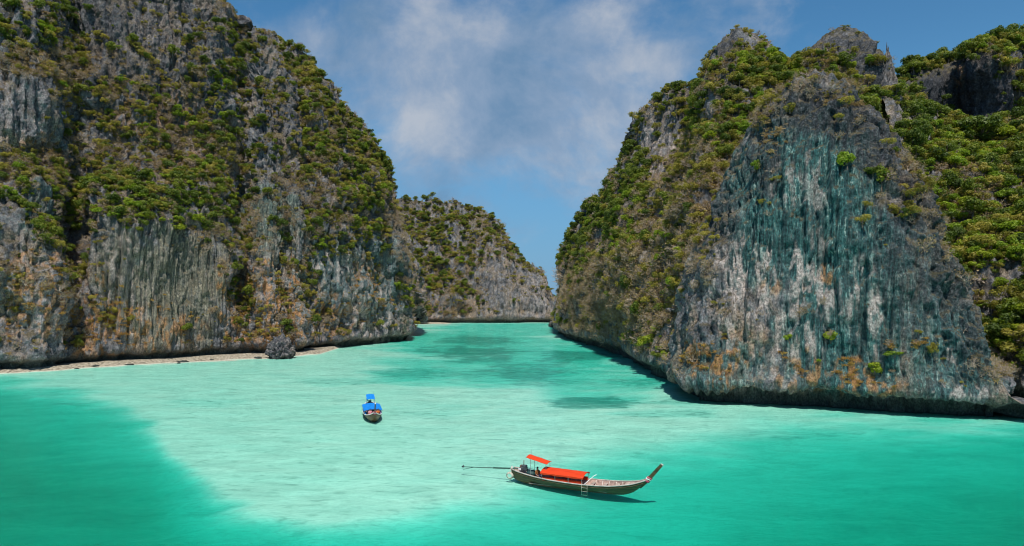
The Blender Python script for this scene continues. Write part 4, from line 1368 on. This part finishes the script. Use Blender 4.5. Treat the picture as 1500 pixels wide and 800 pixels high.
def longtail(name, label, loc, rz, k, hullm, clothm, can, rear, railm, beam=0.95, ladder=True, shaft=True):
    """k: stretch along the keel; can / rear: canopy spans along the keel"""
    root = empty(name, loc, rz)
    tag(root, label, 'boat')
    S_ = np.array([-0.15, 0.0, 0.4, 1.0, 2.0, 3.2, 4.5, 5.8, 7.0, 8.2, 9.2, 9.9, 10.5, 10.9, 11.15])
    bm_ = np.interp(S_, [-0.15, 0, 0.4, 1, 2, 3.2, 5, 6.5, 8.2, 9.2, 9.9, 10.5, 10.9, 11.15], np.array([.30, .42, .54, .66, .79, .89, .97, .97, .84, .66, .47, .28, .14, .05]) / 0.97 * beam)
    zs = np.interp(S_, [-0.15, 0.4, 1, 2, 3.2, 5, 6.5, 8.2, 9.2, 9.9, 10.5, 11.15], [1.02, .93, .84, .72, .63, .57, .57, .66, .79, .92, 1.10, 1.38])
    zk = np.interp(S_, [-0.15, 0, .4, 1, 2, 3.2, 8.2, 9.2, 9.7, 9.9, 10.5, 10.9, 11.15], [.30, .16, .02, -.06, -.12, -.15, -.13, -.08, .06, .20, .72, 1.08, 1.34])
    # finer stations
    sf = np.linspace(-0.15, 11.15, 46)
    bf, zsf, zkf = (np.interp(sf, S_, a) for a in (bm_, zs, zk))
    ker = np.array([.25, .5, .25])
    for a in (bf, zsf, zkf):
        a[1:-1] = np.convolve(a, ker, 'valid')
    tt = np.linspace(0, 1, 9)

    def section(i, inset):
        b_ = max(bf[i] - inset, 0.012)
        zlo = zkf[i] + inset * 1.3
        return [(sf[i] * k, sg * b_ * t_ ** 0.5, zlo + (zsf[i] - zlo) * t_ ** 1.35) for sg, seq in ((-1, tt[::-1]), (1, tt[1:])) for t_ in seq]
    hm = MB()
    hm.grid([section(i, 0) for i in range(len(sf))])
    hm.add(section(0, 0), [tuple(range(17))])
    h = hm.build('hull', hullm, root, smooth=True)
    MB().grid([section(i, 0.055) for i in range(1, len(sf) - 2)]).build('inner_planking', M['inner'], h, smooth=True)
    for sg in (-1, 1):
        g = MB()
        g.tube([(sf[i] * k, sg * (bf[i] - 0.02), zsf[i] + 0.015) for i in range(len(sf))], 0.052, 6)
        g.build('gunwale', railm, root, smooth=True)
    # rubbing strake
    for sg in (-1, 1):
        MB().tube([(sf[i] * k, sg * (bf[i] * 0.985 + 0.012), zsf[i] - 0.13) for i in range(2, len(sf) - 2)], 0.026, 5).build('rubbing_strake', M['post'], h, smooth=True)
    # bow post sweeping up
    bp = np.array([(10.35, 0, .62), (10.8, 0, 1.08), (11.1, 0, 1.42), (11.42, 0, 1.80), (11.72, 0, 2.17), (12.02, 0, 2.52)]) * np.array([k, 1, 1])
    wd_ = [.10, .13, .14, .13, .12, .11]
    V = []
    for q, w_ in zip(bp, wd_):
        V.append([(q[0] - w_ * .85, -.06, q[2] + w_ * .55), (q[0] + w_ * .85, -.06, q[2] - w_ * .55), (q[0] + w_ * .85, .06, q[2] - w_ * .55), (q[0] - w_ * .85, .06, q[2] + w_ * .55), (q[0] - w_ * .85, -.06, q[2] + w_ * .55)])
    pm = MB()
    pm.grid(V)
    pm.add(V[-1][:4], [(0, 1, 2, 3)])
    post = pm.build('bow_post', M['post'], root)
    MB().box((bp[-1][0] + .01, 0, bp[-1][2] + .02), (.21, .14, .05), Matrix.Rotation(math.radians(33), 3, 'Y')).build('post_cap', M['rib'], post)
    for j, (mt, z_) in enumerate(((M['pink'], 1.22), (M['white'], 1.33), (M['pink'], 1.43), (M['magenta'], 1.16))):
        x_ = np.interp(z_, bp[:, 2], bp[:, 0])
        ring = [(x_ + .19 * math.cos(a) * .9, .13 * math.sin(a), z_ + .06 * math.cos(a) * -1 + .02 * math.sin(3 * a)) for a in np.linspace(0, 2 * math.pi, 15)]
        MB().tube(ring, .042, 6).build('ribbon', mt, post, smooth=True)
    # ribs along both sides of the open bow, floor boards and thwarts
    for s_ in np.arange(6.7, 9.9, 0.55):
        for sg in (-1, 1):
            b_ = np.interp(s_, sf, bf); z1 = np.interp(s_, sf, zsf); z0 = np.interp(s_, sf, zkf)
            pth = []
            for t_ in (0.12, 0.3, 0.55, 0.8, 0.97):
                pth.append((s_ * k, sg * (b_ - .085) * t_ ** 0.5, z0 + .08 + (z1 - z0 - .08) * t_ ** 1.35))
            MB().tube(pth, 0.030, 5).build('rib', M['rib'], root, smooth=True)
    for j in range(6):
        y_ = -0.5 + 0.2 * j
        for (a_, b2) in ((1.5, 5.0), (5.03, 8.6)):
            if abs(y_) > 0.45 and b2 > 8:
                b2 = 7.9
            MB().box(((a_ + b2) / 2 * k, y_, 0.12 + 0.004 * (j % 2)), ((b2 - a_) * k, .185, .03)).build('floor_board', M['deck'], root)
    for s_ in (2.0, 3.1, 4.3, 5.5, 6.6, 7.6, 8.6):
        b_ = np.interp(s_, sf, bf); z1 = np.interp(s_, sf, zsf)
        MB().box((s_ * k, 0, z1 - .16), (.24, 2 * b_ - .16, .035)).build('thwart', M['deck'], root)
    fd = [(s_ * k, sg * (np.interp(s_, sf, bf) - .03), np.interp(s_, sf, zsf) - .05) for s_ in (9.2, 9.7, 10.2, 10.7) for sg in (-1, 1)]
    MB().add(fd, [(0, 2, 3, 1), (2, 4, 5, 3), (4, 6, 7, 5)]).build('foredeck', M['deck'], root)
    sdk = [(s_ * k, sg * (np.interp(s_, sf, bf) - .05), np.interp(s_, sf, zsf) - .14) for s_ in (-.05, .4, .9, 1.45) for sg in (-1, 1)]
    MB().add(sdk, [(0, 2, 3, 1), (2, 4, 5, 3), (4, 6, 7, 5)]).build('stern_deck', M['deck'], root)

    # main canopy
    def sheet(s0, s1, half, zf, droop, thick=0.03, n=12):
        G = []
        ss = np.linspace(s0, s1, n)
        for s_ in ss:
            row = []
            for y_ in np.linspace(-half, half, 9):
                sag = 0.018 * math.sin((s_ - s0) / (s1 - s0) * math.pi * 4)
                row.append((s_, y_, zf(s_) - droop * (abs(y_) / half) ** 2 - abs(sag)))
            G.append(row)
        G = np.array(G)
        m_ = MB()
        m_.grid(G)
        m_.grid(G[:, ::-1] - np.array([0, 0, thick]))
        for edge in (G[0], G[-1], G[:, 0], G[:, -1]):
            m_.grid(np.stack([edge, edge - np.array([0, 0, thick])]))
        return m_, G
    c0, c1 = can
    half = beam * 0.99
    m_, G = sheet(c0, c1, half, lambda s_: 1.36 - 0.02 * (s_ - c0), 0.17)
    cano = m_.build('canopy', clothm, root, smooth=True)
    for ed in (G[:, 0], G[:, -1]):
        lo = ed.copy()
        lo[:, 2] -= 0.10 + 0.02 * np.sin(np.arange(len(ed)) * 1.7)
        lo[:, 2] = lo[:, 2] - 0.02
        top = ed.copy(); top[:, 2] -= 0.034
        MB().grid(np.stack([top, lo])).build('valance', clothm, cano)
    for s_ in np.linspace(c0 + .12, c1 - .12, 4):
        for sg in (-1, 1):
            b_ = np.interp(s_ / k, sf, bf); z1 = np.interp(s_ / k, sf, zsf)
            MB().tube([(s_, sg * (b_ - .06), z1 - .05), (s_, sg * half * .97, 1.15)], .018, 6).build('canopy_pole', M['steel'], root)
        MB().tube([(s_, y_, 1.29 - .02 * (s_ - c0) - .17 * (abs(y_) / half) ** 2) for y_ in np.linspace(-half * .97, half * .97, 9)], .016, 5).build('canopy_hoop', M['steel'], root)
    # padded bench covers in the canopy's colour
    for sg in (-1, 1):
        MB().box(((c0 + c1) / 2, sg * (beam * .80), .66), (c1 - c0 - .25, .10, .26)).build('side_cloth', clothm, root, bevel=.015)
    # small high canopy over the helmsman
    r0, r1 = rear
    m_, G = sheet(r0, r1, .52, lambda s_: 2.24 - 0.22 * (s_ - r0), 0.07, n=7)
    rc = m_.build('helm_canopy', clothm, root, smooth=True)
    for s_ in (r0 + .35, r1 - .12):
        for sg in (-1, 1):
            b_ = np.interp(s_ / k, sf, bf); z1 = np.interp(s_ / k, sf, zsf)
            MB().tube([(s_, sg * min(.5, b_ - .06), z1 - .1), (s_, sg * .46, 2.13 - .22 * (s_ - r0))], .02, 6).build('canopy_pole', M['steel'], root)
    MB().tube([(r0 + .1, .4, 2.15), (r0 + .1, .42, 2.62)], .010, 5).build('flag_staff', M['steel'], rc)
    # engine on its swivel with the long propeller shaft
    e = MB().box((.80 * k, 0, 1.05), (.62, .40, .30)).box((.88 * k, 0, 1.28), (.44, .34, .20)).build('engine', M['engine'], root, bevel=.03)
    MB().box((.62 * k, -.02, 1.27), (.16, .30, .20)).build('air_filter', M['rust'], e, bevel=.03)
    MB().tube([(.80 * k, .10, 1.36), (.80 * k, .10, 1.74)], .035, 8).build('exhaust', M['rust'], e, smooth=True)
    MB().tube([(1.06 * k, -.21, 1.12), (1.06 * k, -.26, 1.12)], .15, 14).build('flywheel', M['engine'], e)
    MB().box((.56 * k, -.235, 1.06), (.24, .05, .16)).build('fuel_tank', M['white'], e, bevel=.01)
    MB().tube([(1.08 * k, .02, 1.16), (1.75 * k, .05, 1.10)], .022, 6).build('tiller', M['steel'], e)
    MB().tube([(.72 * k, 0, .70), (.72 * k, 0, .92)], .07, 8).build('swivel_mount', M['engine'], root)
    if shaft:
        MB().tube([(.52 * k, 0, 1.03), (-.4, 0, .97), (-1.9, 0, .86)], .058, 8).build('shaft_housing', M['dgreen'], e, smooth=True)
        MB().tube([(-1.9, 0, .86), (-4.72, 0, .66)], .034, 7).build('propeller_shaft', M['dgreen'], e, smooth=True)
        MB().tube([(-3.8, 0, .70), (-4.5, 0, .50), (-4.72, 0, .44)], .022, 6).build('skeg', M['dgreen'], e)
        pr = MB()
        for a in range(3):
            an = 2 * math.pi * a / 3 + .5
            pr.add([(-4.70, 0, .66), (-4.76, .05 * math.cos(an + .9), .66 + .05 * math.sin(an + .9)), (-4.80, .20 * math.cos(an + .35), .66 + .20 * math.sin(an + .35)), (-4.70, .19 * math.cos(an - .35), .66 + .19 * math.sin(an - .35))], [(0, 1, 2, 3)])
        pr.tube([(-4.66, 0, .66), (-4.84, 0, .65)], .05, 8)
        pr.build('propeller', M['engine'], e)
    # stern post with mooring rope
    MB().tube([(-.10, 0, .25), (-.24, 0, .75), (-.22, 0, 1.18)], [.09, .08, .06], 7).build('stern_post', M['rib'], root, smooth=True)
    rp = MB()
    for j in range(4):
        rp.tube([(-.27 + .30 * math.cos(a) * (1 - .1 * j), -.33 - .02 * j, .48 + .27 * math.sin(a) * (1 - .1 * j)) for a in np.linspace(0, 2 * math.pi, 20)], .028, 5, cap=False)
    rp.tube([(-.22, 0, 1.1), (-.3, -.2, .9), (-.28, -.32, .72)], .028, 5)
    rp.build('mooring_rope', M['rope'], root, smooth=True)
    if ladder:
        ld = empty('boarding_ladder', (0, 0, 0)); ld.parent = root
        for s_ in (6.05, 6.50):
            MB().tube([(s_ * k, -.86, .72), (s_ * k, -1.0, .66), (s_ * k, -1.03, .40), (s_ * k, -1.03, -.2)], .016, 6).build('ladder_rail', M['rope'], ld, smooth=True)
        for z_ in (.40, .12, -.16):
            MB().tube([(6.05 * k, -1.03, z_), (6.50 * k, -1.03, z_)], .012, 6).build('ladder_rung', M['rope'], ld)
    MB().tube([(6.20 * k, -.86, .60), (6.75 * k, -.10, 1.12), (6.9 * k, .20, 1.18)], .026, 6).build('canopy_brace', M['white'], root)
    return root


BOAT_RZ = math.atan2(-3.8, 8.9)
boat = longtail('longtail_boat', 'long wooden longtail boat with two red canopies and upswept bow', (0.2, 54.8, -0.08), BOAT_RZ, 1.0, M['hull'], M['red'], (2.6, 6.15), (1.25, 3.05), M['rail'])
sx0, sy0, sx1, sy1 = -18.7, 87.6, -16.0, 77.9
BLUE_RZ = math.atan2(sy1 - sy0, sx1 - sx0)
boat2 = longtail('longtail_boat', 'small wooden longtail boat with two blue canopies, bow towards the red one', (sx0, sy0, 0), BLUE_RZ, 0.88, M['hull2'], M['blue'], (2.7, 6.9), (0.9, 2.6), M['white'], beam=1.12, ladder=False)


def on_boat(loc, rz, x, y, z):
    c, s_ = math.cos(rz), math.sin(rz)
    return (loc[0] + x * c - y * s_, loc[1] + x * s_ + y * c, loc[2] + z)


B1 = lambda x, y, z: on_boat((0.2, 54.8, -0.08), BOAT_RZ, x, y, z)
B2 = lambda x, y, z: on_boat((sx0, sy0, 0), BLUE_RZ, x, y, z)


# ------------------------------------------------------------------ people
def person(label, loc, rz, shirt, legs, lean=0.05):
    J = dict(pel=(0, 0, .10), sp=(lean * .4, 0, .26), ch=(lean, 0, .43), nk=(lean * 1.3, 0, .57), hd=(lean * 1.5, 0, .66), hd2=(lean * 1.6 + .02, 0, .76))
    R_ = dict(pel=.125, sp=.115, ch=.13, nk=.048, hd=.078, hd2=.07)
    E = [('pel', 'sp', 1), ('sp', 'ch', 1), ('ch', 'nk', 0), ('nk', 'hd', 0), ('hd', 'hd2', 0)]
    for sg, t_ in ((-1, 'r'), (1, 'l')):
        J.update({t_ + 'sh': (lean, sg * .17, .49), t_ + 'el': (lean + .10, sg * .25, .25), t_ + 'wr': (.30, sg * .19, .16), t_ + 'ha': (.37, sg * .17, .15),
                  t_ + 'hp': (.03, sg * .09, .08), t_ + 'kn': (.42, sg * .12, .10), t_ + 'an': (.44, sg * .12, -.30), t_ + 'to': (.60, sg * .13, -.34)})
        R_.update({t_ + 'sh': .058, t_ + 'el': .043, t_ + 'wr': .030, t_ + 'ha': .036, t_ + 'hp': .088, t_ + 'kn': .060, t_ + 'an': .040, t_ + 'to': .032})
        E += [('ch', t_ + 'sh', 1), (t_ + 'sh', t_ + 'el', 1), (t_ + 'el', t_ + 'wr', 0), (t_ + 'wr', t_ + 'ha', 0), ('pel', t_ + 'hp', 2), (t_ + 'hp', t_ + 'kn', 2), (t_ + 'kn', t_ + 'an', 2), (t_ + 'an', t_ + 'to', 0)]
    names = list(J)
    me = bpy.data.meshes.new('body_skeleton')
    me.from_pydata([J[n_] for n_ in names], [(names.index(a), names.index(b_)) for a, b_, _ in E], [])
    tmp = bpy.data.objects.new('body_skeleton', me)
    COL.objects.link(tmp)
    sk = tmp.modifiers.new('skin', 'SKIN')
    tmp.modifiers.new('sub', 'SUBSURF').levels = 2
    for i_, n_ in enumerate(names):
        me.skin_vertices[0].data[i_].radius = (R_[n_] * (.8 if n_ in ('pel', 'sp', 'ch') else 1), R_[n_] * (1.15 if n_ in ('pel', 'sp', 'ch') else 1))
    me.skin_vertices[0].data[0].use_root = True
    dg = bpy.context.evaluated_depsgraph_get()
    body = bpy.data.meshes.new_from_object(tmp.evaluated_get(dg))
    bpy.data.objects.remove(tmp)
    bm = bmesh.new()
    bm.from_mesh(body)
    # fingers, rooted in the palms
    for sg, t_ in ((-1, 'r'), (1, 'l')):
        for j, ln in enumerate((.065, .075, .070, .055, .05)):
            b0 = Vector(J[t_ + 'ha']) + Vector((.01 if j < 4 else -.02, (j - 1.5) * .019 if j < 4 else -sg * .03, 0))
            dv = Vector((1, 0, -.25)) if j < 4 else Vector((.6, -sg * .8, -.1))
            dv.normalize()
            V, Fc = tube([b0, b0 + dv * ln * .55, b0 + dv * ln + Vector((0, 0, -.02))], [.0095, .009, .006], 6)
            vs_ = [bm.verts.new(q) for q in V]
            for f_ in Fc:
                bm.faces.new([vs_[q] for q in f_])
    # nose and ears
    hx, _, hz_ = J['hd']
    for c_, s_ in (((hx + .085, 0, hz_ + .035), (.022, .016, .022)), ((hx, .078, hz_ + .035), (.02, .012, .03)), ((hx, -.078, hz_ + .035), (.02, .012, .03))):
        bmesh.ops.create_icosphere(bm, subdivisions=1, radius=1, matrix=Matrix.Translation(c_) @ Matrix.Diagonal((*s_, 1)))
    bmesh.ops.recalc_face_normals(bm, faces=bm.faces)
    bm.to_mesh(body)
    bm.free()
    for mt in (M['skin'], shirt, legs):
        body.materials.append(mt)
    segs = [(Vector(J[a]), Vector(J[b_]), m_) for a, b_, m_ in E]
    for p_ in body.polygons:
        p_.use_smooth = True
        c_ = p_.center
        best = (1e9, 0)
        for a, b_, m_ in segs:
            ab = b_ - a
            t_ = max(0, min(1, (c_ - a).dot(ab) / ab.dot(ab)))
            d_ = (c_ - (a + ab * t_)).length
            if d_ < best[0]:
                best = (d_, m_)
        m_ = best[1]
        if m_ == 1 and c_.z < .12:
            m_ = 2
        if m_ == 0 and c_.z < .52 and abs(c_.x) < .2 and c_.z > .3:
            m_ = 1
        p_.material_index = m_
    root = link('person', body, None, loc)
    root.rotation_euler = (0, 0, rz)
    tag(root, label, 'person')
    hm = MB()
    G = []
    for ph in np.linspace(.0, math.pi / 2, 6):
        G.append([(hx - .008 + .096 * math.cos(ph) * math.cos(a), .088 * math.cos(ph) * math.sin(a), hz_ + .045 + .10 * math.sin(ph) - .05 * (1 - math.sin(ph)) * (math.cos(a) < .3)) for a in np.linspace(0, 2 * math.pi, 15)])
    hm.grid(G).build('hair', M['hair'], root, smooth=True)
    return root


person('boatman in amber shirt and dark trousers sitting under the small red canopy', B1(2.0, -.05, .58), BOAT_RZ - 0.5, M['amber'], M['navy'])
person('passenger in pink top sitting at the front of the blue canopy', B2(6.8, -.35, .52), BLUE_RZ, M['pinkcloth'], M['pinkcloth'], 0.0)
person('passenger in orange top sitting near the gunwale of the blue-canopied boat', B2(6.9, .55, .52), BLUE_RZ + 0.3, M['orange'], M['navy'], 0.08)
person('passenger in dark clothes sitting behind the pink one under the blue canopy', B2(5.6, .10, .46), BLUE_RZ, M['tarp'], M['navy'], 0.05)


def bag(name, label, cat, loc, rz, size, mat, seed, strap=True):
    me = rock_mesh(name, size, seed, 22, 14, 0.10)
    me.materials.clear()
    me.materials.append(mat)
    o = link(name, me, None, loc)
    o.rotation_euler = (0, 0, rz)
    tag(o, label, cat)
    if strap:
        MB().tube([(-size[0] * .5, 0, size[2] * 1.6), (-size[0] * .3, 0, size[2] * 2.1), (size[0] * .3, 0, size[2] * 2.1), (size[0] * .5, 0, size[2] * 1.6)], .015, 6).build('strap', mat, o)
    return o


bag('duffel_bag', 'magenta bag lying on the floor boards behind the ladder', 'bag', B1(6.95, -.30, .14), BOAT_RZ, (.24, .22, .17), M['magenta'], 61)
bag('duffel_bag', 'second magenta bag next to the navy one in the open bow', 'bag', B1(7.45, -.28, .14), BOAT_RZ + .4, (.22, .22, .16), M['magenta'], 62)
bag('duffel_bag', 'navy bag on the floor boards nearest the bow', 'bag', B1(7.95, -.22, .14), BOAT_RZ + .2, (.25, .2, .16), M['navy'], 63)
bag('tarpaulin', 'dark green tarpaulin heaped between engine and boatman', 'tarpaulin', B1(1.48, .05, .62), BOAT_RZ, (.42, .46, .22), M['tarp'], 64, False)
bag('duffel_bag', 'dark bag on the foredeck of the blue-canopied boat', 'bag', B2(7.75, .05, .62), BLUE_RZ, (.22, .25, .16), M['navy'], 65)
